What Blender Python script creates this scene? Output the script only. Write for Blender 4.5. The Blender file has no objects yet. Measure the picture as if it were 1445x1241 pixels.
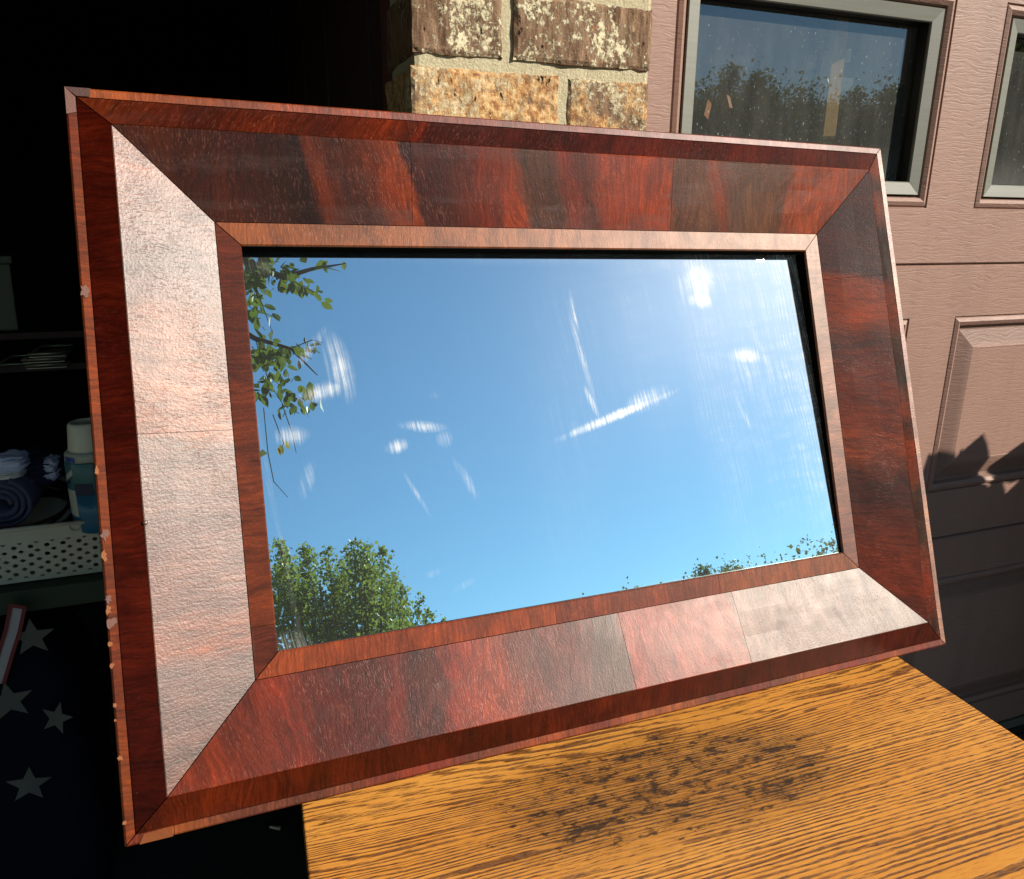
import bpy, bmesh, math, random
import numpy as np
from mathutils import Vector, Matrix, noise, Euler
R = math.radians
random.seed(7)
scene = bpy.context.scene
COL = scene.collection

# ------------------------------------------------------------------ camera, sky, sun, exposure
EYE = 1.132
CAMROT = Matrix(((0.9999672458, -0.0080936600, 0.0), (0.0022291301, 0.2754077987, -0.9613249062), (0.0077806370, 0.9612934188, 0.2754168198)))
FPX, IW, IH = 1070.98, 1445.0, 1241.0
cam = bpy.data.cameras.new('camera')
cam.sensor_fit = 'HORIZONTAL'; cam.sensor_width = 36.0; cam.lens = 36.0 * FPX / IW
cam.clip_start = 0.02; cam.clip_end = 2000
camo = bpy.data.objects.new('camera', cam); COL.objects.link(camo)
_cm = CAMROT.inverted().transposed(); _cm = CAMROT.to_4x4(); _cm.translation = (0, 0, EYE)
camo.matrix_world = _cm
scene.camera = camo

SUN_AZ, SUN_EL = 69.5, 30.0            # degrees right of straight behind the camera, above the horizon
SUN = Vector((math.sin(R(SUN_AZ)) * math.cos(R(SUN_EL)), -math.cos(R(SUN_AZ)) * math.cos(R(SUN_EL)), math.sin(R(SUN_EL))))
world = bpy.data.worlds.new('World'); scene.world = world; world.use_nodes = True
wn = world.node_tree; bg = wn.nodes['Background']
sky = wn.nodes.new('ShaderNodeTexSky'); sky.sky_type = 'NISHITA'; sky.sun_disc = False
sky.sun_elevation = R(SUN_EL); sky.sun_rotation = math.atan2(SUN.x, SUN.y)
sky.air_density = 1.0; sky.dust_density = 0.0; sky.ozone_density = 2.0
hs = wn.nodes.new('ShaderNodeMix'); hs.data_type = 'RGBA'; hs.blend_type = 'MULTIPLY'; hs.inputs[0].default_value = 1.0
hs.inputs[7].default_value = (0.88, 1.02, 1.04, 1.0)
wn.links.new(sky.outputs[0], hs.inputs[6]); wn.links.new(hs.outputs[2], bg.inputs[0]); bg.inputs[1].default_value = 0.085
sl = bpy.data.lights.new('sun', 'SUN'); sl.energy = 5.0; sl.angle = R(0.5); sl.color = (1.0, 0.91, 0.78)
so = bpy.data.objects.new('sun', sl); COL.objects.link(so)
so.rotation_euler = (-SUN).to_track_quat('-Z', 'Y').to_euler(); so.location = SUN * 30
vs = scene.view_settings
scene.display_settings.display_device = 'sRGB'
vs.view_transform = 'Standard'; vs.look = 'None'; vs.gamma = 1.0; vs.use_curve_mapping = False; vs.exposure = 0.5
scene.cycles.max_bounces = 8; scene.cycles.transparent_max_bounces = 12
scene.cycles.caustics_reflective = False; scene.cycles.caustics_refractive = False
scene.cycles.sample_clamp_indirect = 4.0
scene.cycles.use_denoising = True

# ------------------------------------------------------------------ small helpers
def ray(px, py):
    return CAMROT @ Vector(((px - IW / 2) / FPX, -(py - IH / 2) / FPX, -1.0))
CAMP = Vector((0, 0, EYE))
def at(px, py, d):
    """point on a sight line at depth d (metres along the view axis)"""
    return CAMP + ray(px, py) * d
def srgb(r, g, b, k=1.0):
    f = lambda c: (c / 255 / 12.92) if c / 255 <= 0.04045 else ((c / 255 + 0.055) / 1.055) ** 2.4
    return (f(r) / k, f(g) / k, f(b) / k, 1.0)
def mesh_obj(name, verts, faces, mats=(), parent=None, uvs=None, smooth=False, midx=None):
    me = bpy.data.meshes.new(name)
    me.from_pydata([tuple(v) for v in verts], [], faces)
    if not isinstance(mats, (list, tuple)): mats = [mats]
    for m in mats: me.materials.append(m)
    if uvs is not None:
        ul = me.uv_layers.new(name='UVMap')
        for lp in me.loops: ul.data[lp.index].uv = uvs[lp.vertex_index]
    if smooth: me.polygons.foreach_set('use_smooth', [True] * len(me.polygons))
    if midx is not None: me.polygons.foreach_set('material_index', midx)
    me.update()
    o = bpy.data.objects.new(name, me); COL.objects.link(o)
    if parent is not None: o.parent = parent
    return o
def bm_obj(name, bm, mats=(), parent=None, smooth=False):
    me = bpy.data.meshes.new(name); bm.to_mesh(me); bm.free()
    if not isinstance(mats, (list, tuple)): mats = [mats]
    for m in mats: me.materials.append(m)
    if smooth: me.polygons.foreach_set('use_smooth', [True] * len(me.polygons))
    o = bpy.data.objects.new(name, me); COL.objects.link(o)
    if parent is not None: o.parent = parent
    return o
def share(name, src, parent=None, loc=None, rot=None, scale=None):
    o = bpy.data.objects.new(name, src.data); COL.objects.link(o)
    if parent is not None: o.parent = parent
    if loc is not None: o.location = loc
    if rot is not None: o.rotation_euler = rot
    if scale is not None: o.scale = scale
    return o
def tag(o, label=None, cat=None, group=None, kind=None):
    if label: o['label'] = label
    if cat: o['category'] = cat
    if group: o['group'] = group
    if kind: o['kind'] = kind
    return o
def empty(name, loc=(0, 0, 0), mat=None):
    o = bpy.data.objects.new(name, None); COL.objects.link(o); o.empty_display_size = 0.05
    if mat is not None: o.matrix_world = mat
    else: o.location = loc
    return o
def bm_box(bm, c, s, bevel=0.0, M=None):
    r = bmesh.ops.create_cube(bm, size=1.0)
    vs_ = r['verts']
    for v in vs_: v.co = Vector((v.co.x * s[0] + c[0], v.co.y * s[1] + c[1], v.co.z * s[2] + c[2]))
    if bevel:
        es = list({e for v in vs_ for e in v.link_edges})
        rr = bmesh.ops.bevel(bm, geom=es, offset=bevel, segments=2, affect='EDGES', profile=0.7)
        vs_ = [v for v in rr['verts']] or vs_
    if M is not None:
        fs = {v for v in bm.verts if v.is_valid and v.index == -1} if False else None
        for v in (set(vs_) if bevel else vs_): v.co = M @ v.co
    return vs_
def box_obj(name, c, s, m, parent=None, bevel=0.0):
    bm = bmesh.new(); bm_box(bm, c, s, bevel); return bm_obj(name, bm, m, parent)
def tube(bm, pts, rads, n=8, cap=True):
    pts = [Vector(p) for p in pts]
    if not hasattr(rads, '__len__'): rads = [rads] * len(pts)
    rings = []; ref = None
    for i, p in enumerate(pts):
        t = (pts[min(i + 1, len(pts) - 1)] - pts[max(i - 1, 0)]).normalized()
        if ref is None:
            ref = t.orthogonal().normalized()
        ref = (ref - t * ref.dot(t)); ref = ref.normalized() if ref.length > 1e-6 else t.orthogonal().normalized()
        b = t.cross(ref)
        rings.append([bm.verts.new(p + (ref * math.cos(2 * math.pi * k / n) + b * math.sin(2 * math.pi * k / n)) * rads[i]) for k in range(n)])
    for a, b_ in zip(rings[:-1], rings[1:]):
        for k in range(n): bm.faces.new((a[k], a[(k + 1) % n], b_[(k + 1) % n], b_[k]))
    if cap:
        try: bm.faces.new(rings[0][::-1]); bm.faces.new(rings[-1])
        except ValueError: pass
def lathe(prof, n=40, M=None):
    bm = bmesh.new(); rings = []
    for r, z in prof:
        rings.append([bm.verts.new((r * math.cos(2 * math.pi * k / n), r * math.sin(2 * math.pi * k / n), z)) for k in range(n)])
    for a, b_ in zip(rings[:-1], rings[1:]):
        for k in range(n): bm.faces.new((a[k], a[(k + 1) % n], b_[(k + 1) % n], b_[k]))
    bm.faces.new(rings[0][::-1]); bm.faces.new(rings[-1])
    return bm

# ------------------------------------------------------------------ node helper
class NB:
    def __init__(s, name):
        s.m = bpy.data.materials.new(name); s.m.use_nodes = True
        s.t = s.m.node_tree; s.t.nodes.clear()
        s.out = s.t.nodes.new('ShaderNodeOutputMaterial')
    def n(s, typ, ins=None, **kw):
        nd = s.t.nodes.new(typ)
        for k, v in kw.items(): setattr(nd, k, v)
        for k, v in (ins or {}).items(): s.set(nd.inputs[k], v)
        return nd
    def set(s, inp, v):
        if isinstance(v, bpy.types.NodeSocket): s.t.links.new(v, inp)
        elif isinstance(v, bpy.types.Node): s.t.links.new(v.outputs[0], inp)
        else: inp.default_value = v
    def math(s, op, a, b=None, c=None, clamp=False):
        nd = s.t.nodes.new('ShaderNodeMath'); nd.operation = op; nd.use_clamp = clamp
        for i, v in enumerate((a, b, c)):
            if v is not None: s.set(nd.inputs[i], v)
        return nd.outputs[0]
    def mix(s, f, a, b, mode='MIX'):
        nd = s.t.nodes.new('ShaderNodeMix'); nd.data_type = 'RGBA'; nd.blend_type = mode
        s.set(nd.inputs[0], f); s.set(nd.inputs[6], a); s.set(nd.inputs[7], b)
        return nd.outputs[2]
    def ramp(s, f, stops, interp='LINEAR'):
        nd = s.t.nodes.new('ShaderNodeValToRGB'); cr = nd.color_ramp; cr.interpolation = interp
        while len(cr.elements) < len(stops): cr.elements.new(0.5)
        for e, (p, c) in zip(cr.elements, sorted(stops, key=lambda q: q[0])):
            e.position = p; e.color = c if hasattr(c, '__len__') else (c, c, c, 1)
        s.set(nd.inputs[0], f); return nd.outputs[0]
    def noise(s, vec, scale=1.0, detail=3.0, rough=0.55, dist=0.0):
        return s.n('ShaderNodeTexNoise', {'Vector': vec, 'Scale': scale, 'Detail': detail, 'Roughness': rough, 'Distortion': dist}).outputs[0]
    def xyz(s, x, y, z=0.0):
        return s.n('ShaderNodeCombineXYZ', {0: x, 1: y, 2: z}).outputs[0]
    def sep(s, v):
        nd = s.n('ShaderNodeSeparateXYZ', {0: v}); return nd.outputs
    def obj(s): return s.n('ShaderNodeTexCoord').outputs['Object']
    def gen(s): return s.n('ShaderNodeTexCoord').outputs['Generated']
    def uv(s): return s.n('ShaderNodeTexCoord').outputs['UV']
    def rnd(s): return s.n('ShaderNodeObjectInfo').outputs['Random']
    def scale(s, v, x, y, z):
        return s.n('ShaderNodeVectorMath', {0: v, 1: (x, y, z)}, operation='MULTIPLY').outputs[0]
    def bump(s, h, strength, dist=0.001, normal=None):
        ins = {'Height': h, 'Strength': strength, 'Distance': dist}
        if normal is not None: ins['Normal'] = normal
        return s.n('ShaderNodeBump', ins).outputs[0]
    def pbr(s, color, rough, bump=None, spec=0.5, metal=0.0, **kw):
        ins = {'Base Color': color, 'Roughness': rough, 'Specular IOR Level': spec, 'Metallic': metal}
        if bump is not None: ins['Normal'] = bump
        ins.update(kw)
        p = s.n('ShaderNodeBsdfPrincipled', ins)
        s.t.links.new(p.outputs[0], s.out.inputs[0]); return s.m
def plain(name, c, rough=0.6, metal=0.0, var=0.15, bump=0.0, bs=200, spec=0.5):
    b = NB(name); v = b.obj()
    nz = b.noise(v, 14.0, 4.0)
    cc = b.mix(nz, tuple(x * (1 - var) for x in c[:3]) + (1,), tuple(min(1, x * (1 + var)) for x in c[:3]) + (1,))
    bp = b.bump(b.noise(v, bs, 3.0), bump, 0.001) if bump else None
    return b.pbr(cc, rough, bp, spec, metal)

# ------------------------------------------------------------------ house frame of reference (garage front)
WD = Vector((0.93703741, 0.34922898, 0)); ND = Vector((0.34922898, -0.93703741, 0))   # along the front, out of the front
WD.normalize(); ND.normalize()
DP_DOOR, DP_PIL = 1.017, 0.875
def H(u, w, z):
    """u along the garage front, w out of the closed door's face, z up"""
    return WD * u - ND * (DP_DOOR - w) + Vector((0, 0, z))
HM = Matrix((( WD.x, ND.x, 0, 0), (WD.y, ND.y, 0, 0), (0, 0, 1, 0), (0, 0, 0, 1)))
HM.translation = -ND * DP_DOOR        # local (u, w, z); note: left-handed, fixed by mirroring u below
# right-handed local frame: x = u, y = -w (into the house), z
HR = Matrix(((WD.x, -ND.x, 0, 0), (WD.y, -ND.y, 0, 0), (0, 0, 1, 0), (0, 0, 0, 1))); HR.translation = -ND * DP_DOOR

# ================================================================== MATERIALS
def m_concrete(name, c0, c1, sc=3.0):
    b = NB(name); v = b.obj()
    big = b.noise(v, sc, 6.0, 0.62); fine = b.noise(v, 160.0, 4.0, 0.7)
    c = b.mix(big, c0, c1); c = b.mix(b.math('MULTIPLY', fine, 0.5), c, (0.02, 0.02, 0.018, 1), 'MIX')
    return b.pbr(c, 0.85, b.bump(fine, 0.4, 0.002), 0.3)
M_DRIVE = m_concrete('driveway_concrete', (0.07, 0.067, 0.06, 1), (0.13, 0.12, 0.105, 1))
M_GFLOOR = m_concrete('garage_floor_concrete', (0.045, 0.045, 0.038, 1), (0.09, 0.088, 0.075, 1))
def m_grass():
    b = NB('lawn'); v = b.obj()
    return b.pbr(b.mix(b.noise(v, 2.5, 8.0, 0.7), (0.035, 0.06, 0.015, 1), (0.09, 0.12, 0.04, 1)), 0.9, b.bump(b.noise(v, 40, 4), 0.6, 0.03))
M_GRASS = m_grass()
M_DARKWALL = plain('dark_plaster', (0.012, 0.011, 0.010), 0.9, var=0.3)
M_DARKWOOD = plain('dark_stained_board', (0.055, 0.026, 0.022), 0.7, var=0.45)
M_JAMB = plain('jamb_paint', (0.15, 0.055, 0.040), 0.55, var=0.35)
M_SIDING = plain('siding_paint', (0.35, 0.28, 0.22), 0.7)
M_ROOF = plain('roof_shingle', (0.07, 0.065, 0.06), 0.9, bump=0.6, bs=60)

def m_brick():
    b = NB('weathered_brick'); v = b.obj(); r = b.rnd()
    tone = b.n('ShaderNodeAttribute', attribute_type='OBJECT', attribute_name='tone').outputs['Fac']
    off = b.n('ShaderNodeVectorMath', {0: v, 1: b.xyz(b.math('MULTIPLY', r, 37.0), b.math('MULTIPLY', r, 11.0), b.math('MULTIPLY', r, 23.0))}, operation='ADD').outputs[0]
    vert = b.scale(off, 1.0, 1.0, 0.20)
    streak = b.noise(vert, 120.0, 6.0, 0.7)
    base = b.ramp(streak, [(0.28, srgb(74, 57, 43, 1.1)), (0.42, srgb(122, 95, 75, 1.1)), (0.56, srgb(156, 126, 101, 1.1)), (0.74, srgb(198, 166, 136, 1.1))])
    wn_ = b.noise(off, 130.0, 8.0, 0.75, 0.2)
    warm = b.ramp(wn_, [(0.30, srgb(118, 80, 56, 1.15)), (0.43, srgb(190, 136, 90, 1.12)), (0.53, srgb(236, 190, 132, 1.08)), (0.66, srgb(252, 226, 178, 1.05))])
    n1 = b.noise(off, 24.0, 6.0, 0.7, 0.3)
    wf = b.ramp(b.math('ADD', n1, b.math('MULTIPLY', b.math('SUBTRACT', tone, 0.5), 0.42)), [(0.46, 0.0), (0.58, 1.0)])
    c = b.mix(wf, base, warm)
    lime = b.noise(b.scale(off, 1, 1, 0.8), 150.0, 10.0, 0.8, 0.1)
    lime2 = b.noise(off, 15.0, 3.0, 0.6)
    lf = b.ramp(b.math('ADD', lime, b.math('MULTIPLY', b.math('SUBTRACT', lime2, 0.5), 0.55)), [(0.545, 0.0), (0.59, 1.0)])
    lf = b.math('MULTIPLY', lf, b.math('SUBTRACT', 1.0, b.math('MULTIPLY', tone, 0.6)))
    c = b.mix(lf, c, srgb(250, 238, 200, 1.08))
    red = b.ramp(b.noise(off, 42.0, 6.0, 0.7), [(0.655, 0.0), (0.70, 0.85)])
    c = b.mix(red, c, srgb(205, 125, 80, 1.2))
    pit = b.noise(b.scale(off, 1, 1, 0.42), 120.0, 5.0, 0.62)
    pf = b.ramp(pit, [(0.30, 1.0), (0.355, 0.0)])
    c = b.mix(pf, c, (0.012, 0.009, 0.007, 1))
    h = b.math('ADD', b.math('MULTIPLY', streak, 0.6), b.math('ADD', b.math('MULTIPLY', b.noise(off, 420, 5, 0.75), 0.5), b.math('MULTIPLY', wn_, 0.7)))
    h = b.math('SUBTRACT', h, b.math('MULTIPLY', pf, 1.2)); h = b.math('ADD', h, b.math('MULTIPLY', lf, 0.35))
    return b.pbr(c, 0.92, b.bump(h, 1.0, 0.0032), 0.2)
M_BRICK = m_brick()
def m_mortar():
    b = NB('mortar'); v = b.obj(); f = b.noise(v, 320.0, 5.0, 0.75)
    c = b.mix(f, srgb(170, 156, 122, 1.15), srgb(250, 240, 205, 1.08))
    return b.pbr(c, 0.95, b.bump(f, 1.0, 0.003), 0.15)
M_MORTAR = m_mortar()

def m_door():
    b = NB('brown_embossed_steel'); v = b.obj()
    x, y, z = b.sep(v)
    wob = b.noise(b.xyz(b.math('MULTIPLY', x, 14.0), y, b.math('MULTIPLY', z, 30.0)), 1.0, 3.0, 0.55)
    vec = b.xyz(b.math('MULTIPLY', x, 20.0), b.math('MULTIPLY', y, 10.0), b.math('ADD', b.math('MULTIPLY', z, 330.0), b.math('MULTIPLY', wob, 9.0)))
    g = b.noise(vec, 1.0, 3.5, 0.6)
    gg = b.ramp(g, [(0.36, 0.0), (0.5, 0.75), (0.62, 1.0)])
    dirt = b.noise(v, 5.0, 6.0, 0.6)
    c = b.mix(dirt, (0.275, 0.159, 0.124, 1), (0.330, 0.194, 0.151, 1))
    c = b.mix(b.math('MULTIPLY', b.math('SUBTRACT', 1.0, gg), 0.10), c, (0.12, 0.06, 0.045, 1))
    c = b.mix(b.ramp(b.noise(v, 90, 4, 0.7), [(0.58, 0.0), (0.8, 0.16)]), c, (0.6, 0.5, 0.42, 1))
    stain = b.noise(b.xyz(b.math('MULTIPLY', x, 16.0), b.math('MULTIPLY', y, 40.0), b.math('MULTIPLY', z, 1.6)), 1.0, 5.0, 0.65)
    c = b.mix(b.ramp(stain, [(0.48, 0.0), (0.75, 0.30)]), c, (0.17, 0.105, 0.085, 1))
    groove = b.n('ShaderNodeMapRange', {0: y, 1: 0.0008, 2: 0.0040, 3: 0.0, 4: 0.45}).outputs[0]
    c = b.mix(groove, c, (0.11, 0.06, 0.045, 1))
    return b.pbr(c, 0.55, b.bump(gg, 0.5, 0.0006), 0.4)
M_DOOR = m_door()
def m_alu():
    b = NB('grey_window_trim'); v = b.obj()
    n_ = b.noise(b.scale(v, 4, 4, 60), 3.0, 4.0)
    return b.pbr(b.mix(n_, (0.13, 0.135, 0.112, 1), (0.20, 0.205, 0.175, 1)), 0.5, b.bump(n_, 0.1, 0.0005), 0.5)
M_ALU = m_alu()
M_GASKET = plain('black_gasket', (0.006, 0.006, 0.006), 0.45)
def m_pane():
    b = NB('dusty_window_glass'); v = b.obj(); x, y, z = b.sep(v)
    tr = b.n('ShaderNodeBsdfTransparent', {'Color': (0.86, 0.90, 0.87, 1)})
    gl = b.n('ShaderNodeBsdfGlossy', {'Color': (0.95, 0.97, 0.97, 1), 'Roughness': 0.012})
    lw = b.n('ShaderNodeLayerWeight', {'Blend': 0.5})
    fr = b.math('ADD', 0.13, b.math('MULTIPLY', b.math('POWER', lw.outputs['Facing'], 5.0), 0.80), clamp=True)
    s1 = b.n('ShaderNodeMixShader', {0: fr, 1: tr.outputs[0], 2: gl.outputs[0]})
    sp = b.noise(b.scale(v, 1, 1, 0.55), 230.0, 4.0, 0.7); spot = b.ramp(sp, [(0.64, 0.0), (0.68, 1.0)])
    film = b.math('MULTIPLY', b.noise(b.scale(v, 10, 10, 2.0), 3.0, 5.0, 0.65), 0.15)
    bottom = b.math('MULTIPLY', b.ramp(z, [(0.0, 0.0), (1.0, 0.0)]), 1.0)
    low = b.n('ShaderNodeMapRange', {0: z, 1: 1.19, 2: 1.27, 3: 0.10, 4: 0.0}, interpolation_type='SMOOTHSTEP').outputs[0]
    d = b.math('ADD', b.math('MULTIPLY', spot, 0.42), b.math('ADD', film, low), clamp=True)
    df = b.n('ShaderNodeBsdfDiffuse', {'Color': (0.55, 0.56, 0.52, 1)})
    s2 = b.n('ShaderNodeMixShader', {0: d, 1: s1.outputs[0], 2: df.outputs[0]})
    b.t.links.new(s2.outputs[0], b.out.inputs[0]); return b.m
M_PANE = m_pane()

# --- mahogany veneer; uv.x runs along the rail, uv.y across it (metres)
def warmer(q):
    t = min(1.0, max(0.0, (q[0] - q[2]) / q[0] - 0.35) / 0.45)
    return (q[0], q[1] * (1 + 0.06 * t), q[2] * (1 - 0.45 * t), 1.0)
def veneer(name, L, stops, k=2.1, slant=0.0, distort=0.05, rough=0.45, haze=0.0, fleck=0.6, spec=0.35, fine=1.0, flame=0.0, ripple=(620.0, 480.0), coat=0.0):
    b = NB(name); uv = b.uv(); u, v, _ = b.sep(uv); r = b.rnd(); ro = b.math('MULTIPLY', r, 19.0)
    M_ = lambda p, q: b.math('MULTIPLY', p, q); A_ = lambda p, q: b.math('ADD', p, q)
    # the grain leans one way, then the other, as in crotch and feather figure
    lean = b.noise(b.xyz(M_(u, 5.5), 0.0, 2.0), 1.0, 2.0, 0.5)
    vc = b.math('SUBTRACT', v, 0.07)
    up = A_(u, M_(vc, A_(M_(b.math('SUBTRACT', lean, 0.5), flame), slant)))
    big = b.noise(b.xyz(M_(up, 15.0), M_(v, 10.0), 3.0), 1.0, 5.0, 0.62, 0.5)
    f = A_(b.math('DIVIDE', up, L), M_(b.math('SUBTRACT', big, 0.5), distort))
    c = b.ramp(f, [(p, warmer(srgb(*cc, k))) for p, cc in stops])
    mott = b.noise(b.xyz(M_(up, 46.0), M_(v, 20.0), M_(ro, 0.03)), 1.0, 6.0, 0.66, 0.5)
    c = b.mix(1.0, c, b.ramp(mott, [(0.22, 0.38), (0.5, 1.0), (0.78, 1.7)]), 'MULTIPLY')
    wv = b.noise(b.xyz(M_(u, 16.0), M_(v, 18.0), ro), 1.0, 3.0)
    g = b.noise(b.xyz(A_(M_(up, 430.0), M_(wv, 9.0)), M_(v, 24.0), ro), 1.0, 5.0, 0.65)
    c = b.mix(1.0, c, b.ramp(g, [(0.25, 0.45), (0.5, 1.0), (0.75, 1.55)]), 'MULTIPLY')
    # filled pores: short pale dashes lying along the grain
    p = b.noise(b.xyz(A_(M_(up, 760.0), M_(wv, 9.0)), A_(M_(v, 170.0), M_(wv, 5.0)), ro), 1.0, 2.0, 0.55)
    dens = b.noise(b.xyz(M_(u, 16.0), M_(v, 26.0), A_(ro, 7.0)), 1.0, 4.0, 0.6)
    pf = M_(b.ramp(p, [(0.575, 0.0), (0.66, 1.0)]), b.ramp(dens, [(0.34, 0.12), (0.62, 1.0)]))
    c = b.mix(M_(pf, fleck), c, b.mix(1.0, b.mix(0.35, c, (0.10, 0.045, 0.03, 1)), (2.1, 2.0, 2.0, 1), 'MULTIPLY'))
    # rubbed finish with its grey sheen painted in, and hairline scratches
    sc = b.noise(b.xyz(M_(u, 5.0), M_(v, 260.0), ro), 1.0, 4.0, 0.7)
    scf = b.ramp(sc, [(0.685, 0.0), (0.72, 1.0)])
    wear_sheen = b.noise(b.xyz(M_(u, 7.0), M_(v, 30.0), A_(ro, 4.0)), 1.0, 7.0, 0.72)
    wf = M_(b.ramp(wear_sheen, [(0.52, 0.0), (0.66, 1.0)]), haze)
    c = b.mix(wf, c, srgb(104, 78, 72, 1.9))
    c = b.mix(M_(scf, 0.12), c, srgb(190, 150, 130, 2.0))
    spk = b.ramp(b.noise(b.scale(uv, 640, 640, 1), 1.0, 1.0), [(0.78, 0.0), (0.81, 0.5)])
    c = b.mix(spk, c, srgb(190, 160, 150, 2.2))
    rip = b.noise(b.xyz(M_(up, ripple[0]), M_(v, ripple[1]), ro), 1.0, 3.0, 0.62)
    h = b.math('SUBTRACT', A_(rip, M_(g, 0.6)), M_(pf, 0.35))
    bp = b.bump(h, 0.5, 0.00028 * fine)
    rg = A_(M_(b.math('SUBTRACT', mott, 0.5), -0.10), A_(rough, M_(wf, 0.22)))
    if coat: return b.pbr(c, rg, bp, spec, **{'Coat Weight': coat, 'Coat Roughness': 0.46, 'Coat IOR': 1.55, 'Coat Normal': bp})
    return b.pbr(c, rg, bp, spec)

def m_plainwood(name, c0, c1, ax=0, rough=0.5, sc=1.0):
    b = NB(name); v = b.obj(); s3 = [160 * sc] * 3; s3[ax] = 8 * sc
    n_ = b.noise(b.scale(v, *s3), 1.0, 4.0, 0.6, 0.5)
    return b.pbr(b.mix(n_, c0, c1), rough, b.bump(n_, 0.25, 0.0006))

# ================================================================== SETTING
def sheet(name, pts, m, kind='structure'):
    o = mesh_obj(name, pts, [tuple(range(len(pts)))], m); o['kind'] = kind; return o
lawn = sheet('lawn', [(-400, -400, -0.02), (400, -400, -0.02), (400, 400, -0.02), (-400, 400, -0.02)], M_GRASS)
drv = sheet('driveway', [H(-3.6, 0.02, 0.0), H(-3.6, 9.0, 0.0), H(5.2, 9.0, 0.0), H(5.2, 0.02, 0.0)], M_DRIVE)
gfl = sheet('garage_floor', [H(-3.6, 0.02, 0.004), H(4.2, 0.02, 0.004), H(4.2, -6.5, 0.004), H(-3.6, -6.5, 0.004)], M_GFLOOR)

# garage building shell (walls, ceiling, roof, lintel, boards of the dividing wall)
gar = empty('garage_building', mat=HR.copy())
tag(gar, 'dark garage with open bay at left and brown trim beside the brick pier', 'garage')
def gbox(name, u0, u1, y0, y1, z0, z1, m, parent=gar, bevel=0.0):
    return box_obj(name, ((u0 + u1) / 2, (y0 + y1) / 2, (z0 + z1) / 2), (u1 - u0, y1 - y0, z1 - z0), m, parent, bevel)
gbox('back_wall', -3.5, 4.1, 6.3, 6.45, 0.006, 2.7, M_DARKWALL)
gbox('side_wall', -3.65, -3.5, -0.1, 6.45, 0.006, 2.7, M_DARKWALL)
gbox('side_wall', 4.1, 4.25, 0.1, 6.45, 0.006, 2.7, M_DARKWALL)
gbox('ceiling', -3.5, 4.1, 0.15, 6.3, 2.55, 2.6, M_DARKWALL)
gbox('lintel', -3.65, 4.25, -0.142, 0.0, 2.262, 2.75, M_SIDING)
gbox('brick_return', 3.10, 4.25, -0.142, 0.0, 0.006, 2.258, M_SIDING)
gbox('brick_return', -3.65, -2.55, -0.142, 0.0, 0.006, 2.258, M_SIDING)
rf = mesh_obj('roof', [(-3.9, -0.5, 2.75), (4.5, -0.5, 2.75), (4.5, 3.2, 4.2), (-3.9, 3.2, 4.2), (4.5, 6.9, 2.75), (-3.9, 6.9, 2.75)],
              [(0, 1, 2, 3), (3, 2, 4, 5)], M_ROOF, gar)
gbox('sky_block_soffit', -3.65, 4.25, -0.86, -0.146, 2.37, 2.42, M_SIDING)  # overhang added out of view to block the upper sky from door and bay
gbox('header_board', 0.50, 3.10, 0.004, 0.05, 2.135, 2.26, M_DARKWALL)
# trim between the brick pier and the open bay: jamb boards, then the boarded side of the dividing wall
gbox('jamb', 0.226, 0.300, 0.004, 0.110, 0.006, 2.26, M_JAMB, bevel=0.003)
gbox('jamb', 0.236, 0.300, 0.116, 0.150, 0.006, 2.26, M_JAMB, bevel=0.003)
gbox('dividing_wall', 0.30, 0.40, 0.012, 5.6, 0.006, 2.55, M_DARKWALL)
y = 0.158
brd = None
for i in range(11):
    w_ = 0.22 + 0.03 * (i % 3)
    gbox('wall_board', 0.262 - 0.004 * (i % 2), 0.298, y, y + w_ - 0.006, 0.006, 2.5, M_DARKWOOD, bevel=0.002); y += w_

# ------------------------------------------------------------------ brick pier
pier = empty('brick_pier', mat=HR.copy())
tag(pier, 'sunlit brown brick pier with lime smears between dark garage bay and brown door', 'brick pier')
PW = DP_DOOR - DP_PIL      # pier stands this far proud of the door
def brick_mesh(u0, u1, z0, z1, y0, y1, seed, fine):
    nx = max(2, int((u1 - u0) / (0.006 if fine else 0.05))); nz = 12 if fine else 2; ny = 8 if fine else 2
    bm = bmesh.new(); bmesh.ops.create_cube(bm, size=1.0)
    def cuts(ax, n):
        es = [e for e in bm.edges if abs((e.verts[0].co - e.verts[1].co)[ax]) > 0.9]
        if es: bmesh.ops.subdivide_edges(bm, edges=es, cuts=n - 1, use_grid_fill=True)
    for ax, n in ((0, nx), (1, ny), (2, nz)):
        es = [e for e in bm.edges if abs((e.verts[0].co - e.verts[1].co)[ax]) > 1e-4]
        if n > 1: bmesh.ops.subdivide_edges(bm, edges=es, cuts=n - 1, use_grid_fill=True)
    cx, cy, cz = (u0 + u1) / 2, (y0 + y1) / 2, (z0 + z1) / 2
    for v in bm.verts:
        n = Vector((v.co.x * 2, v.co.y * 2, v.co.z * 2))
        on = Vector([c if abs(c) > 0.999 else 0 for c in n])
        p = Vector((v.co.x * (u1 - u0), v.co.y * (y1 - y0), v.co.z * (z1 - z0)))
        k = sum(1 for c in on if c)
        q = p + Vector((seed * 3.1, seed * 1.7, seed * 0.9))
        if fine:
            d = noise.fractal(Vector((q.x * 34, q.y * 34, q.z * 22)), 1.0, 2.0, 4) * 0.0022 + noise.noise(q * 13) * 0.0018
            if k >= 2: d -= 0.0022 + abs(noise.noise(q * 45)) * 0.0035
        else: d = -0.001 if k >= 2 else 0
        if on.length: p += on.normalized() * d
        v.co = p + Vector((cx, cy, cz))
    bm.normal_update()
    return bm
Z0J, CRS = 1.300, 0.0799
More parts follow.
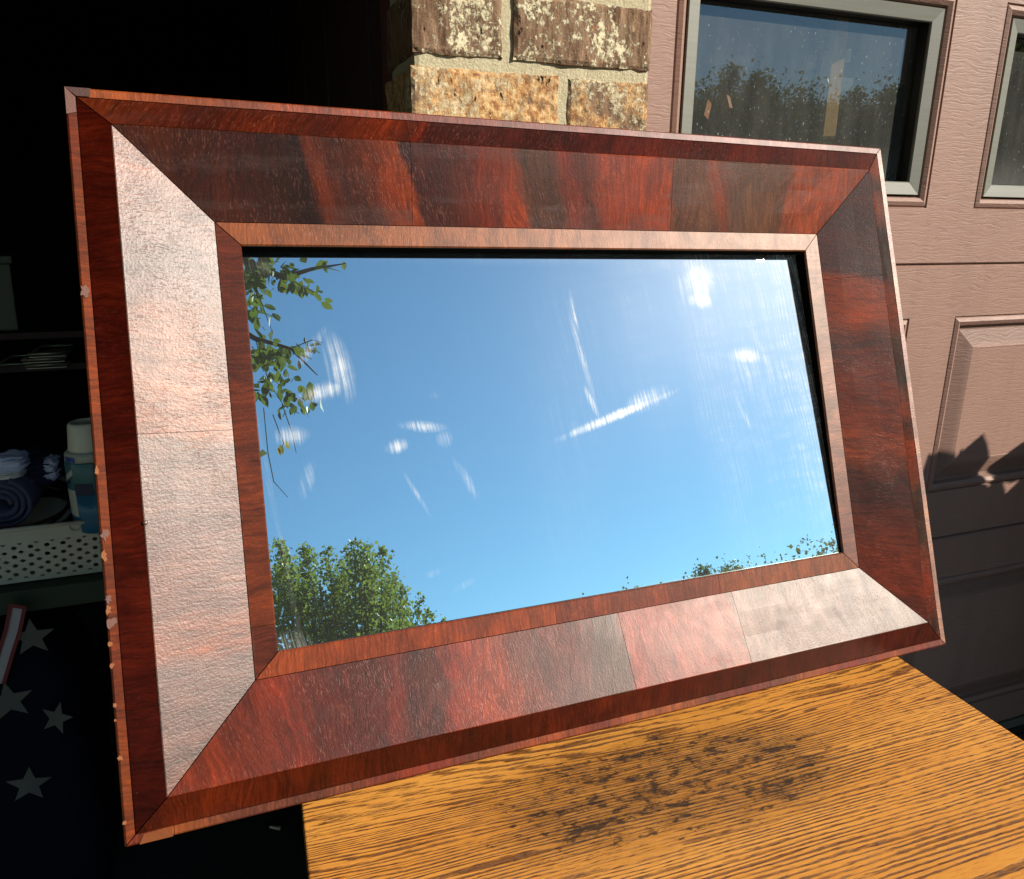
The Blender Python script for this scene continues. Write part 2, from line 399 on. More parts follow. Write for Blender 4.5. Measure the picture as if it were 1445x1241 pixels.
for n in range(-16, 12):
    z0, z1 = Z0J + CRS * n + 0.005, Z0J + CRS * (n + 1) - 0.005
    cutsu = [(0.2075, 0.3815), (0.3905, 0.5005)] if n % 2 else [(0.2085, 0.3135), (0.3230, 0.5005)]
    fine = -2 <= n <= 2
    for j, (a, b_) in enumerate(cutsu):
        jit = (random.random() - 0.5) * 0.003
        a2 = a - (0.0025 if (n == -1 and j == 0) else 0)
        o = bm_obj('brick', brick_mesh(a2, b_, z0, z1, -PW + jit * 0.6, -0.004, n * 2 + j + 40, fine), M_BRICK, pier)
        o['tone'] = {(-1, 0): 0.72, (-1, 1): 0.50, (0, 0): 0.12, (0, 1): 0.05}.get((n, j), random.choice((0.1, 0.3, 0.8)))
        if (n, j) == (-1, 0): o['label'] = 'yellow orange weathered brick low on the left of the pier'
def mortar_mesh():
    nx, nz = 60, 470
    vs_, fs = [], []
    u0, u1, zb, zt = 0.2125, 0.4985, 0.006, 2.256
    # front sheet plus left side sheet
    nz = 220
    cols = [(0.2125, -0.02)] + [(0.2125, -PW + 0.0060)] + [(u0 + (u1 - u0) * i / nx, -PW + 0.0042) for i in range(1, nx)] + [(0.4985, -PW + 0.0060), (0.4985, -0.02)]
    for k in range(nz + 1):
        z = zb + (zt - zb) * k / nz
        for (u, y_) in cols: vs_.append((u, y_ + noise.noise(Vector((u * 90, z * 90, 3))) * 0.0012, z))
    m = len(cols)
    for k in range(nz):
        for i in range(m - 1): fs.append((k * m + i, k * m + i + 1, (k + 1) * m + i + 1, (k + 1) * m + i))
    return vs_, fs
mv, mf = mortar_mesh(); mesh_obj('mortar', mv, mf, M_MORTAR, pier)

# ------------------------------------------------------------------ closed garage door
door = empty('garage_door', mat=HR.copy())
tag(door, 'closed brown sectional garage door with embossed panels and glazed upper row', 'garage door')
DU0, DU1 = 0.505, 3.090
COLS = [(0.616 + 0.617 * k, 1.125 + 0.617 * k) for k in range(4)]
def ring(vs_, fs, u0, u1, z0, z1, prof):
    """rings of (inset, out) mitred round a rectangle"""
    rows = []
    for i, w in prof:
        b0 = len(vs_)
        vs_ += [(u0 + i, -w, z0 + i), (u1 - i, -w, z0 + i), (u1 - i, -w, z1 - i), (u0 + i, -w, z1 - i)]
        rows.append(b0)
    for a, b_ in zip(rows[:-1], rows[1:]):
        for k in range(4): fs.append((a + k, a + (k + 1) % 4, b_ + (k + 1) % 4, b_ + k))
    return rows[-1]
def door_section(zb, zt, zp0, zp1, glazed):
    vs_, fs = [], []
    def q(u0, u1, a, b_):
        i = len(vs_); vs_.extend([(u0, 0, a), (u1, 0, a), (u1, 0, b_), (u0, 0, b_)]); fs.append((i, i + 1, i + 2, i + 3))
    e = 0.0035
    prev = DU0
    for (a, b_) in COLS:
        q(prev, a, zb + e, zt - e); q(a, b_, zb + e, zp0); q(a, b_, zp1, zt - e); prev = b_
    q(prev, DU1, zb + e, zt - e)
    # rolled edges of the section: tongue and groove lips
    for z, s in ((zb + e, -1), (zt - e, 1)):
        i = len(vs_); vs_ += [(DU0, 0, z), (DU1, 0, z), (DU1, 0.004, z + s * e * 0.8), (DU0, 0.004, z + s * e * 0.8), (DU1, 0.03, z + s * e * 0.8), (DU0, 0.03, z + s * e * 0.8)]
        fs.append((i, i + 1, i + 2, i + 3)); fs.append((i + 3, i + 2, i + 4, i + 5))
    sec = mesh_obj('door_section', vs_, fs, M_DOOR, door)
    for (a, b_) in COLS:
        v2, f2 = [], []
        if not glazed:
            last = ring(v2, f2, a, b_, zp0, zp1, [(0, 0), (0.0015, -0.0035), (0.004, -0.0005), (0.010, 0.0025), (0.017, -0.0015), (0.021, -0.0085), (0.026, -0.0095), (0.060, -0.0005), (0.0615, -0.001)])
            f2.append((last, last + 1, last + 2, last + 3))
            mesh_obj('raised_panel', v2, f2, M_DOOR, sec)
        else:
            ring(v2, f2, a, b_, zp0, zp1, [(0, 0), (0.0015, -0.0035), (0.004, -0.0005), (0.010, 0.002), (0.016, -0.002), (0.019, -0.010), (0.019, -0.03)])
            mesh_obj('window_surround', v2, f2, M_DOOR, sec)
            v3, f3 = [], []
            ring(v3, f3, a, b_, zp0, zp1, [(0.0205, -0.02), (0.0205, -0.004), (0.0215, -0.002), (0.040, -0.0055), (0.0415, -0.007), (0.0415, -0.010)])
            wf = mesh_obj('window_frame', v3, f3, M_ALU, sec)
            v4, f4 = [], []
            ring(v4, f4, a, b_, zp0, zp1, [(0.0416, -0.010), (0.0420, -0.026), (0.0435, -0.026), (0.0440, -0.034)])
            mesh_obj('gasket', v4, f4, M_GASKET, sec)
            i_ = 0.0441
            mesh_obj('pane', [(a + i_, 0.030, zp0 + i_), (b_ - i_, 0.030, zp0 + i_), (b_ - i_, 0.030, zp1 - i_), (a + i_, 0.030, zp1 - i_)], [(0, 1, 2, 3)], M_PANE, sec)
    return sec
door_section(0.030, 0.532, 0.105, 0.440, False)
door_section(0.532, 1.066, 0.633, 0.974, False)
door_section(1.066, 1.600, 1.160, 1.482, True)
door_section(1.600, 2.130, 1.700, 2.035, False)
box_obj('bottom_seal', ((DU0 + DU1) / 2, 0.012, 0.018), (DU1 - DU0, 0.03, 0.022), plain('grey_rubber', (0.12, 0.115, 0.10), 0.7), door, 0.003)
box_obj('stile_backing', ((DU0 + DU1) / 2, 0.06, 0.55), (DU1 - DU0, 0.03, 1.03), M_DARKWALL, door)
box_obj('stile_backing', ((DU0 + DU1) / 2, 0.06, 1.87), (DU1 - DU0, 0.03, 0.50), M_DARKWALL, door)

rdoor = empty('sky_blocker_door', mat=HR.copy()); tag(rdoor, 'second brown sectional door, unseen, added over the open bay to cut sky light', 'garage door')  # door added out of view; it keeps sky light from the bay
for zb in (1.585, 2.115):
    o_ = box_obj('door_section', (-1.18, 0.022, zb + 0.263), (2.72, 0.04, 0.522), M_DOOR, rdoor, 0.003)
    for (a, b_) in [(-2.42 + 0.617 * k, -1.91 + 0.617 * k) for k in range(4)]:
        v2, f2 = [], []
        last = ring(v2, f2, a, b_, zb + 0.09, zb + 0.44, [(0, -0.0010), (0.010, 0.0035), (0.017, 0.001), (0.026, 0.0005), (0.060, 0.006)])
        f2.append((last, last + 1, last + 2, last + 3)); mesh_obj('raised_panel', v2, f2, M_DOOR, o_)
box_obj('bottom_seal', (-1.18, 0.022, 1.576), (2.72, 0.03, 0.016), M_GASKET, rdoor, 0.003)
# things standing behind the panes of the door
M_STUD = m_plainwood('pale_pine', srgb(205, 150, 85, 1.2), srgb(240, 195, 130, 1.2), 2)
M_RUST = m_plainwood('brown_pine', srgb(110, 70, 45, 1.2), srgb(165, 110, 75, 1.2), 2)
M_OFFWHITE = plain('off_white_paint', (0.62, 0.60, 0.50), 0.6)
M_GREYBOX = plain('grey_board', (0.10, 0.10, 0.085), 0.7)
def slim_box(name, p0, p1, w, t, m, parent=None):
    """a straight bar from p0 to p1"""
    p0, p1 = Vector(p0), Vector(p1); d = p1 - p0
    q = d.to_track_quat('Z', 'Y').to_matrix()
    bm = bmesh.new(); bmesh.ops.create_cube(bm, size=1.0)
    for v in bm.verts:
        v.co = q @ Vector((v.co.x * w, v.co.y * t, v.co.z * d.length)) + (p0 + p1) / 2
    return bm_obj(name, bm, m, parent)
o = slim_box('wooden_stud', at(1170, 195, 1.238), at(1190, 24, 1.238), 0.0185, 0.016, M_STUD)
tag(o, 'tall pale pine stud standing close behind the left door window', 'wooden stud')
o = slim_box('wooden_stud', at(1271, 118, 1.29), at(1283, 34, 1.29), 0.011, 0.012, M_RUST)
tag(o, 'thin brown wooden strip near the right edge of the left door window', 'wooden stud')
cab = empty('wall_cabinet', at(1187, 122, 1.27)); tag(cab, 'small grey cabinet with white edges seen through the left door window', 'cabinet')
def cabp(px, py, dd=1.27): return at(px, py, dd) - at(1187, 122, 1.27)
for a, b_, w_ in (((1163, 118), (1170, 82), 0.014), ((1182, 117), (1187, 83), 0.013), ((1182, 119), (1202, 120), 0.0065), ((1186, 79), (1200, 79), 0.005)):
    slim_box('white_edge', cabp(*a), cabp(*b_), w_, 0.02, M_OFFWHITE, cab)
slim_box('cabinet_body', cabp(1205, 119, 1.31), cabp(1208, 80, 1.31), 0.050, 0.03, M_GREYBOX, cab)
slim_box('paper_flag', cabp(1144, 97, 1.26), cabp(1147, 78, 1.26), 0.013, 0.004, plain('yellowed_paper', (0.40, 0.36, 0.22), 0.8), cab)
def trestle(name, base, segs, depth, label, w=0.0085):
    t = empty(name, at(*base, depth)); tag(t, label, 'trestle', 'wooden trestles behind the door window')
    for nm, a, b_ in segs:
        slim_box(nm, at(*a, depth) - t.location, at(*b_, depth) - t.location, w, 0.016, M_RUST, t)
trestle('wooden_trestle', (1010, 85), [('leg', (1000, 52), (1010, 82)), ('leg', (1031, 38), (1012, 82)), ('leg', (1048, 44), (1060, 80)), ('shelf_bar', (993, 84), (1064, 87))], 1.25, 'crossed wooden braces on the upper bar behind the left door window')
trestle('wooden_trestle', (1010, 165), [('leg', (1006, 114), (993, 166)), ('leg', (1015, 110), (1026, 156)), ('shelf_bar', (1004, 110), (1029, 105))], 1.25, 'splayed pair of wooden legs below the crossed braces behind the left window')

# ================================================================== OAK TABLE
SC = 0.965                                                # mirror width in metres
MT = Vector((0.08741288, 0.83613481 + 0.0, -0.21381038))  # set below from the fitted pose
MX = Vector((0.9286378, 0.3707430, -0.0134701)); MY = Vector((-0.1134688, 0.3184112, 0.9411371)); MN = Vector((0.3532091, -0.8724471, 0.3377564))
MT = Vector((0.0872155, 0.8361348, -0.2138104)) * SC + CAMP
HH = 0.6906486 * SC
base_c = MT - MY * (HH / 2)
TH = 0.034
TABZ = (base_c - MN * TH + MX * (SC * 0.47)).z + 0.001
TD = Vector((0.94641794, 0.32294438, 0)); TN = Vector((-0.32294438, 0.94641794, 0))
ks = -(TABZ - EYE) / 0.4681194                            # scale of the fitted table footprint
TS0, TS1 = 0.005 * ks, 0.6595 * ks
TF, TB = 0.13, 0.655 * ks
TM = Matrix(((TD.x, TN.x, 0, 0), (TD.y, TN.y, 0, 0), (0, 0, 1, 0), (0, 0, 0, 1)))
def tab(px, py):
    r0 = ray(px, py); p = CAMP + r0 * ((TABZ - EYE) / r0.z); return (p.dot(TD), p.dot(TN))
table = empty('oak_table', mat=TM.copy()); tag(table, 'worn golden oak table with dark stains carrying the mirror', 'table')
def m_oak():
    b = NB('worn_oak'); v = b.obj(); x, y, z = b.sep(v)
    w1 = b.noise(b.xyz(b.math('MULTIPLY', x, 2.0), b.math('MULTIPLY', y, 9.0), 1.3), 1.0, 2.0, 0.5)
    w2 = b.noise(b.xyz(b.math('MULTIPLY', x, 9.0), b.math('MULTIPLY', y, 34.0), 5.0), 1.0, 2.0, 0.5)
    w3 = b.noise(b.xyz(b.math('MULTIPLY', x, 85.0), b.math('MULTIPLY', y, 260.0), 5.0), 1.0, 3.0, 0.65)
    arch = b.math('MULTIPLY', b.math('POWER', b.math('ABSOLUTE', b.math('SUBTRACT', x, 0.45)), 2.0), -0.12)
    ph = b.math('ADD', b.math('ADD', y, arch), b.math('ADD', b.math('MULTIPLY', w1, 0.085), b.math('ADD', b.math('MULTIPLY', w2, 0.0045), b.math('MULTIPLY', w3, 0.0012))))
    w4 = b.noise(b.xyz(b.math('MULTIPLY', x, 1.6), b.math('MULTIPLY', y, 30.0), 14.0), 1.0, 3.0, 0.65)
    ph = b.math('ADD', ph, b.math('MULTIPLY', w4, 0.07))
    # growth rings tighter towards the back
    per = b.n('ShaderNodeMapRange', {0: y, 1: 0.38, 2: 0.60, 3: 46.0, 4: 110.0}).outputs[0]
    saw = b.math('FRACT', b.math('MULTIPLY', ph, per))
    prof = b.ramp(saw, [(0.0, 0.80), (0.10, 1.0), (0.34, 0.72), (0.55, 0.18), (0.70, 0.0), (0.90, 0.06), (1.0, 0.80)])
    vary = b.noise(b.xyz(b.math('MULTIPLY', x, 5.0), b.math('MULTIPLY', y, 24.0), 9.0), 1.0, 4.0, 0.6)
    prof = b.math('MULTIPLY', prof, b.ramp(vary, [(0.30, 0.45), (0.58, 1.05)]))
    pore = b.noise(b.xyz(b.math('MULTIPLY', x, 60.0), b.math('MULTIPLY', y, 620.0), 2.0), 1.0, 4.0, 0.68)
    line = b.ramp(b.math('ADD', prof, b.math('MULTIPLY', b.math('SUBTRACT', pore, 0.5), 1.9)), [(0.24, 0.0), (0.80, 1.0)])
    pf = b.math('MULTIPLY', b.ramp(pore, [(0.50, 0.0), (0.58, 1.0)]), b.math('ADD', b.math('MULTIPLY', prof, 0.75), 0.16))
    broad = b.noise(b.xyz(b.math('MULTIPLY', x, 3.0), b.math('MULTIPLY', y, 14.0), 4.0), 1.0, 4.0, 0.6)
    c = b.mix(broad, srgb(204, 124, 38, 1.12), srgb(246, 180, 88, 1.08))
    c = b.mix(b.math('MULTIPLY', line, 0.86), c, srgb(112, 58, 18, 1.4))
    c = b.mix(b.math('MULTIPLY', pf, 0.70), c, srgb(92, 50, 18, 1.35))
    # black water stains: a broad greyed patch with blotchy crust in it, and odd spots
    def blob(cx, cy, rx, ry):
        mp = b.n('ShaderNodeMapping', {'Vector': v, 'Location': (cx, cy, 0), 'Scale': (rx, ry, 10)}, vector_type='TEXTURE')
        d = b.n('ShaderNodeVectorMath', {0: mp.outputs[0]}, operation='LENGTH').outputs['Value']
        return b.n('ShaderNodeMapRange', {0: d, 1: 0.0, 2: 1.0, 3: 1.0, 4: 0.0}, interpolation_type='SMOOTHSTEP').outputs[0]
    zone = blob(*tab(950, 1085), 0.30, 0.13)
    zone = b.math('ADD', zone, b.math('MULTIPLY', blob(*tab(840, 1150), 0.24, 0.13), 0.6), clamp=True)
    zone = b.math('ADD', zone, b.math('MULTIPLY', blob(*tab(1090, 1090), 0.17, 0.10), 0.7), clamp=True)
    s1 = b.noise(b.xyz(b.math('MULTIPLY', x, 14.0), b.math('MULTIPLY', y, 58.0), 7.0), 1.0, 10.0, 0.82, 0.1)
    s1 = b.math('ADD', s1, b.math('MULTIPLY', line, 0.05))
    s2 = b.noise(b.xyz(b.math('MULTIPLY', x, 60.0), b.math('MULTIPLY', y, 130.0), 8.0), 1.0, 5.0, 0.7)
    soft = b.math('MULTIPLY', zone, b.ramp(b.math('ADD', s1, b.math('MULTIPLY', zone, 0.20)), [(0.46, 0.0), (0.74, 0.66)]))
    c = b.mix(soft, c, srgb(112, 70, 26, 1.4))
    hard = b.ramp(b.math('ADD', b.math('ADD', b.math('MULTIPLY', s1, 0.52), b.math('MULTIPLY', s2, 0.60)), b.math('MULTIPLY', zone, 0.15)), [(0.715, 0.0), (0.775, 1.0)])
    hard = b.math('MULTIPLY', hard, b.ramp(zone, [(0.0, 0.0), (0.25, 1.0)]))
    c = b.mix(b.math('MULTIPLY', hard, 0.88), c, srgb(42, 22, 12, 1.3))
    scr = b.noise(b.n('ShaderNodeMapping', {'Vector': v, 'Rotation': (0, 0, 0.75), 'Scale': (6, 420, 1)}).outputs[0], 1.0, 3.0, 0.6)
    c = b.mix(b.ramp(scr, [(0.735, 0.0), (0.76, 0.35)]), c, srgb(70, 40, 18, 1.3))
    h = b.math('SUBTRACT', b.math('MULTIPLY', b.noise(v, 300, 3), 0.3), b.math('ADD', b.math('MULTIPLY', pf, 1.0), b.math('MULTIPLY', line, 0.35)))
    rg = b.math('ADD', 0.42, b.math('MULTIPLY', hard, 0.2))
    return b.pbr(c, rg, b.bump(h, 0.6, 0.0007), 0.4)
M_OAK = m_oak()
M_OAKEDGE = m_plainwood('dark_oak_edge', srgb(48, 20, 12, 1.2), srgb(95, 48, 22, 1.2), 0)
bm = bmesh.new()
bm_box(bm, ((TS0 + TS1) / 2, (TF + TB) / 2, TABZ - 0.011), (TS1 - TS0, TB - TF, 0.022))
bmesh.ops.bevel(bm, geom=[e for e in bm.edges if abs(e.verts[0].co.z - TABZ) < 1e-5 and abs(e.verts[1].co.z - TABZ) < 1e-5], offset=0.0025, segments=3, affect='EDGES', profile=0.5)
bm.faces.ensure_lookup_table()
for f_ in bm.faces: f_.material_index = 0 if f_.calc_center_median().z > TABZ - 0.0026 else 1
bm_obj('tabletop', bm, [M_OAK, M_OAKEDGE], table)
for (a0, a1, b0, b1) in ((TS0 + 0.045, TS1 - 0.045, TF + 0.04, TF + 0.062), (TS0 + 0.045, TS1 - 0.045, TB - 0.062, TB - 0.04), (TS0 + 0.035, TS0 + 0.055, TF + 0.07, TB - 0.07), (TS1 - 0.055, TS1 - 0.035, TF + 0.07, TB - 0.07)):
    box_obj('apron', ((a0 + a1) / 2, (b0 + b1) / 2, TABZ - 0.068), (a1 - a0, b1 - b0, 0.088), M_OAKEDGE, table, 0.002)
for a0 in (TS0 + 0.05, TS1 - 0.05):
    for b0 in (TF + 0.055, TB - 0.055):
        bm = lathe([(0.026, TABZ - 0.0225), (0.026, TABZ - 0.13), (0.018, TABZ - 0.15), (0.024, TABZ - 0.20), (0.019, 0.12), (0.022, 0.06), (0.013, 0.002)], 18)
        for v in bm.verts: v.co += Vector((a0, b0, 0))
        bm_obj('leg', bm, M_OAKEDGE, table, True)

# ================================================================== MIRROR
MM = Matrix(((MX.x, MY.x, MN.x, 0), (MX.y, MY.y, MN.y, 0), (MX.z, MY.z, MN.z, 0), (0, 0, 0, 1))); MM.translation = base_c
mirror = empty('framed_mirror', mat=MM)
tag(mirror, 'large mirror in a wide dark red wooden frame leaning back on the oak table', 'mirror')
LW, LH = SC, HH
K = SC
def rp(side, a, i, z):
    if side == 'top': return (a - LW / 2, LH - i, z)
    if side == 'bottom': return (a - LW / 2, i, z)
    if side == 'left': return (-LW / 2 + i, LH - a, z)
    return (LW / 2 - i, LH - a, z)
GM = 0.0006
def band(name, side, poly, mats, parent, a0=None, a1=None, na=None, skirt=0.0016, wob=0.0):
    """veneer strip along one side of the frame; poly = [(inset, z)...] in metres"""
    L = LW if side in ('top', 'bottom') else LH
    na = na or max(2, int(((a1 if a1 is not None else L) - (a0 or 0)) / 0.02))
    vs_, uv_, fs = [], [], []
    dist = [0.0]
    for (i0, z0), (i1, z1) in zip(poly[:-1], poly[1:]): dist.append(dist[-1] + math.hypot(i1 - i0, z1 - z0))
    off = poly[0][0]
    for j, (i, z) in enumerate(poly):
        s = a0 if a0 is not None else i + GM
        e = a1 if a1 is not None else L - i - GM
        for k in range(na + 1):
            a = s + (e - s) * k / na
            zz = z + (noise.noise(Vector((a * 14, i * 30, 5.0 + len(side)))) * wob if wob else 0)
            vs_.append(rp(side, a, i, zz)); uv_.append((a, off + dist[j]))
    m = na + 1
    for j in range(len(poly) - 1):
        for k in range(na): fs.append((j * m + k, j * m + k + 1, (j + 1) * m + k + 1, (j + 1) * m + k))
    # skirt down into the core
    loop = [k for k in range(m)] + [j * m + na for j in range(1, len(poly))] + [(len(poly) - 1) * m + k for k in range(na - 1, -1, -1)] + [j * m for j in range(len(poly) - 2, 0, -1)]
    b0 = len(vs_)
    for q in loop:
        x, y, z = vs_[q]; vs_.append((x, y, z - skirt)); uv_.append(uv_[q])
    n_ = len(loop)
    for q in range(n_): fs.append((loop[q], loop[(q + 1) % n_], b0 + (q + 1) % n_, b0 + q))
    # front faces must look towards +z
    f0 = fs[0]; p = [Vector(vs_[q]) for q in f0]
    if (p[1] - p[0]).cross(p[2] - p[0]).z < 0: fs = [f[::-1] for f in fs]
    return mesh_obj(name, vs_, fs, mats, parent, uv_)
I1, I2, I3, I4 = 0.00988 * K, 0.03867 * K, 0.1206 * K, 0.14375 * K
Z1, Z2, Z3, Z4 = -0.0004 * K, 0.00904 * K, -0.01487 * K, -0.01503 * K
g = 0.00035
P_OUT = [(0.0, -0.0045), (0.0010, -0.0012), (0.0026, 0.0), (I1 - g, Z1)]
P_BAND = [(I1 + g, Z1 - 0.0002), (I1 + 0.0012, Z1 + 0.0002), (I2 - 0.0012, Z2 - 0.0005)]
P_BEV = [(I2 - 0.0008, Z2 - 0.0003), (I2 + 0.0002, Z2), (I2 + 0.0012, Z2 - 0.0003), (I2 + (I3 - I2) * 0.35, Z2 + (Z3 - Z2) * 0.35), (I2 + (I3 - I2) * 0.7, Z2 + (Z3 - Z2) * 0.7), (I3 - g, Z3)]
P_INN = [(I3 + g, Z3), (I4 - 0.0012, Z4), (I4, Z4 - 0.0012)]
P_LIP = [(I4 - 0.0003, Z4 - 0.0014), (I4 - 0.0003, -TH - 0.0030)]
P_CORE = [(0.0004, -TH), (0.0002, -0.0044), (I1, -0.0022), (I2, 0.0068), (I3, -0.0170), (I4 - 0.0008, -0.0172), (I4 - 0.0008, -TH)]
M_CORE = m_plainwood('frame_side_wood', srgb(40, 14, 10, 1.2), srgb(70, 26, 16, 1.2), 0, 0.5)
M_LIP = plain('black_rabbet', (0.004, 0.0035, 0.003), 0.9, spec=0.03)

TOPB = [(0.0, (62, 24, 15)), (0.07, (78, 30, 16)), (0.125, (72, 26, 16)), (0.19, (52, 20, 14)), (0.212, (38, 15, 13)), (0.226, (105, 38, 18)), (0.25, (66, 26, 20)), (0.275, (92, 34, 18)), (0.30, (138, 50, 20)), (0.319, (152, 58, 24)),
        (0.3225, (62, 22, 20)), (0.37, (84, 30, 22)), (0.415, (128, 42, 22)), (0.440, (150, 54, 24)), (0.456, (84, 44, 38)), (0.49, (90, 48, 42)), (0.507, (128, 40, 26)), (0.53, (86, 38, 34)), (0.555, (142, 50, 26)), (0.60, (158, 56, 26)), (0.646, (160, 58, 26)),
        (0.6495, (96, 52, 44)), (0.70, (106, 62, 54)), (0.715, (132, 52, 34)), (0.735, (102, 62, 54)), (0.81, (104, 60, 50)), (0.838, (150, 60, 30)), (0.90, (158, 60, 28)), (1.0, (140, 52, 26))]  # grey stops paint the worn finish's sheen as veneer colour
LEFB = [(0.0, (146, 84, 78)), (0.10, (150, 82, 76)), (0.175, (128, 82, 80)), (0.25, (118, 84, 84)), (0.29, (126, 82, 80)), (0.305, (140, 80, 72)), (0.40, (150, 82, 68)), (0.475, (156, 86, 70)), (0.492, (128, 86, 82)), (0.62, (128, 82, 80)), (0.72, (136, 78, 74)), (0.765, (150, 76, 62)), (0.79, (122, 84, 82)), (0.86, (116, 80, 78)), (0.93, (128, 70, 66)), (1.0, (146, 66, 54))]  # pink and grey stops carry sun glare in the veneer colour
RIGB = [(0.0, (62, 26, 30)), (0.13, (66, 27, 28)), (0.262, (64, 28, 32)), (0.275, (118, 44, 22)), (0.36, (128, 48, 22)), (0.40, (66, 28, 24)), (0.43, (88, 32, 20)), (0.55, (104, 38, 20)), (0.60, (122, 48, 24)), (0.68, (60, 28, 26)), (0.74, (84, 32, 22)), (0.84, (102, 36, 22)), (1.0, (86, 32, 22))]
BOTB = [(0.0, (120, 42, 22)), (0.10, (126, 42, 22)), (0.128, (112, 36, 22)), (0.152, (126, 40, 24)), (0.175, (96, 34, 30)), (0.24, (80, 30, 31)), (0.257, (112, 38, 34)), (0.27, (76, 30, 32)), (0.300, (86, 36, 36)), (0.314, (140, 46, 36)), (0.355, (152, 58, 42)), (0.385, (112, 44, 38)), (0.455, (104, 42, 38)), (0.49, (90, 52, 50)), (0.512, (94, 60, 58)), (0.519, (146, 50, 36)), (0.60, (150, 58, 44)), (0.672, (146, 64, 50)), (0.678, (126, 80, 74)), (0.84, (120, 86, 82)), (1.0, (110, 76, 70))]  # grey-pink right end has sun glare put into the veneer colour
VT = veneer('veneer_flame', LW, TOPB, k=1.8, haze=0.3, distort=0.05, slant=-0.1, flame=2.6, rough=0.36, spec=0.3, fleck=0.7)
VL = veneer('veneer_pink_glare', LH, LEFB, k=1.9, haze=0.1, distort=0.07, flame=0.8, rough=0.50, fine=3.0, spec=1.0, fleck=0.3, ripple=(420.0, 380.0), coat=0.42)
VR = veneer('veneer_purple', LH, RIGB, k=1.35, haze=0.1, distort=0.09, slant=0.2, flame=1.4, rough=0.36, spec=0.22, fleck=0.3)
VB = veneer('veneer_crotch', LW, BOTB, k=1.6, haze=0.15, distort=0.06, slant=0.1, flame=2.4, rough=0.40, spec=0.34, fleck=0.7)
def alt(cols, n, seed):
    rr = random.Random(seed); return [(k / (n - 1), cols[rr.randrange(len(cols))]) for k in range(n)]
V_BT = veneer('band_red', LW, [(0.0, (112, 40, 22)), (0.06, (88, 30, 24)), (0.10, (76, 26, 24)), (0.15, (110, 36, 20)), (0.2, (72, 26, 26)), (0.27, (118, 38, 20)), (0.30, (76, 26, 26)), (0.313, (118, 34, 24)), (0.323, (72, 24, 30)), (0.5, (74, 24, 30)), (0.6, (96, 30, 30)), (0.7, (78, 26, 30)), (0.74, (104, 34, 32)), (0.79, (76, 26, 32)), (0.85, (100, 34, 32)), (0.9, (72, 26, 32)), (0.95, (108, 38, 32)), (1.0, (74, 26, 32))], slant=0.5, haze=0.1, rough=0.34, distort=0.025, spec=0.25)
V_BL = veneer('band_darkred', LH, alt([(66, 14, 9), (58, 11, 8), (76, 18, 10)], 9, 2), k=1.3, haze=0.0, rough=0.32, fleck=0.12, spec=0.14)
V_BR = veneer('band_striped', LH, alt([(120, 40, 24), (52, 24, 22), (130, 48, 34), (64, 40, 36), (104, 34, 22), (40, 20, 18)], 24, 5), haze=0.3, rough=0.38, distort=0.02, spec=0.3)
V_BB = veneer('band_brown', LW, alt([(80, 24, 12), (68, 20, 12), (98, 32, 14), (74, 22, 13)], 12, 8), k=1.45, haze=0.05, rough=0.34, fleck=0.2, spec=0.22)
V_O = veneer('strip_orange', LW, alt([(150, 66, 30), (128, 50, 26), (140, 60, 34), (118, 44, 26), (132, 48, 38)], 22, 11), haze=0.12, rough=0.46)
V_OT = veneer('strip_rosy', LW, [(0.0, (150, 68, 30)), (0.1, (146, 64, 30)), (0.25, (140, 56, 36)), (0.4, (122, 42, 34)), (0.7, (120, 42, 40)), (1.0, (128, 52, 46))], k=1.5, haze=0.2, rough=0.48, spec=0.5)  # rosy right end carries sun glare in the strip colour
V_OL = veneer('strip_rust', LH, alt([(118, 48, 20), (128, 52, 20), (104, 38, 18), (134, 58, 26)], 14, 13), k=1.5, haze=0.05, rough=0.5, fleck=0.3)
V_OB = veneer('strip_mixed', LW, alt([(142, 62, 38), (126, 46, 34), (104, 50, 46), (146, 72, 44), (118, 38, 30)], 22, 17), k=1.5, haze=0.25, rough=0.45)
V_OR = veneer('strip_glare', LH, alt([(150, 80, 60), (138, 56, 40), (160, 96, 78), (130, 50, 34)], 16, 19), k=1.4, haze=0.7, rough=0.5, spec=0.9, fine=2.0)  # pale tones and strong haze put sun glare into the strip's colour
V_IT = veneer('sight_tan', LW, [(0, (138, 66, 38)), (0.3, (150, 78, 48)), (0.6, (160, 88, 60)), (1.0, (165, 98, 74))], k=1.6, rough=0.46, haze=0.1, spec=0.45, fleck=0.5)  # paler right end is sun glare painted into the wood tone
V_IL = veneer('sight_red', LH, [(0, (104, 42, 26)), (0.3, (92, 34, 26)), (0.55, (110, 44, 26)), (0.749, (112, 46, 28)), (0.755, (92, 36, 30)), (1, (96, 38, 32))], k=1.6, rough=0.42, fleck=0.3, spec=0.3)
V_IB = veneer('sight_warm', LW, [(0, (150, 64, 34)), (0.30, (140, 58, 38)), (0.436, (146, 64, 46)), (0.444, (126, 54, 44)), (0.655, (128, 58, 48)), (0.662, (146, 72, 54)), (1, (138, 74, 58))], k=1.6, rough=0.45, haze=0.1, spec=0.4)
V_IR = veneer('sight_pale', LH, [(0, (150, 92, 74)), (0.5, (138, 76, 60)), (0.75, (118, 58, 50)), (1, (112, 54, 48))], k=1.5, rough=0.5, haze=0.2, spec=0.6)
M_CORNER = plain('worn_corner_wood', srgb(98, 66, 60, 1.7), 0.7, var=0.3, bump=0.5, bs=400)
M_BARE = plain('bare_pine', srgb(205, 130, 82, 2.2), 0.8, var=0.2, bump=0.4, bs=500)
M_GLUE = plain('grey_glue_size', srgb(150, 108, 98, 1.8), 0.8, var=0.3, bump=0.6, bs=500)

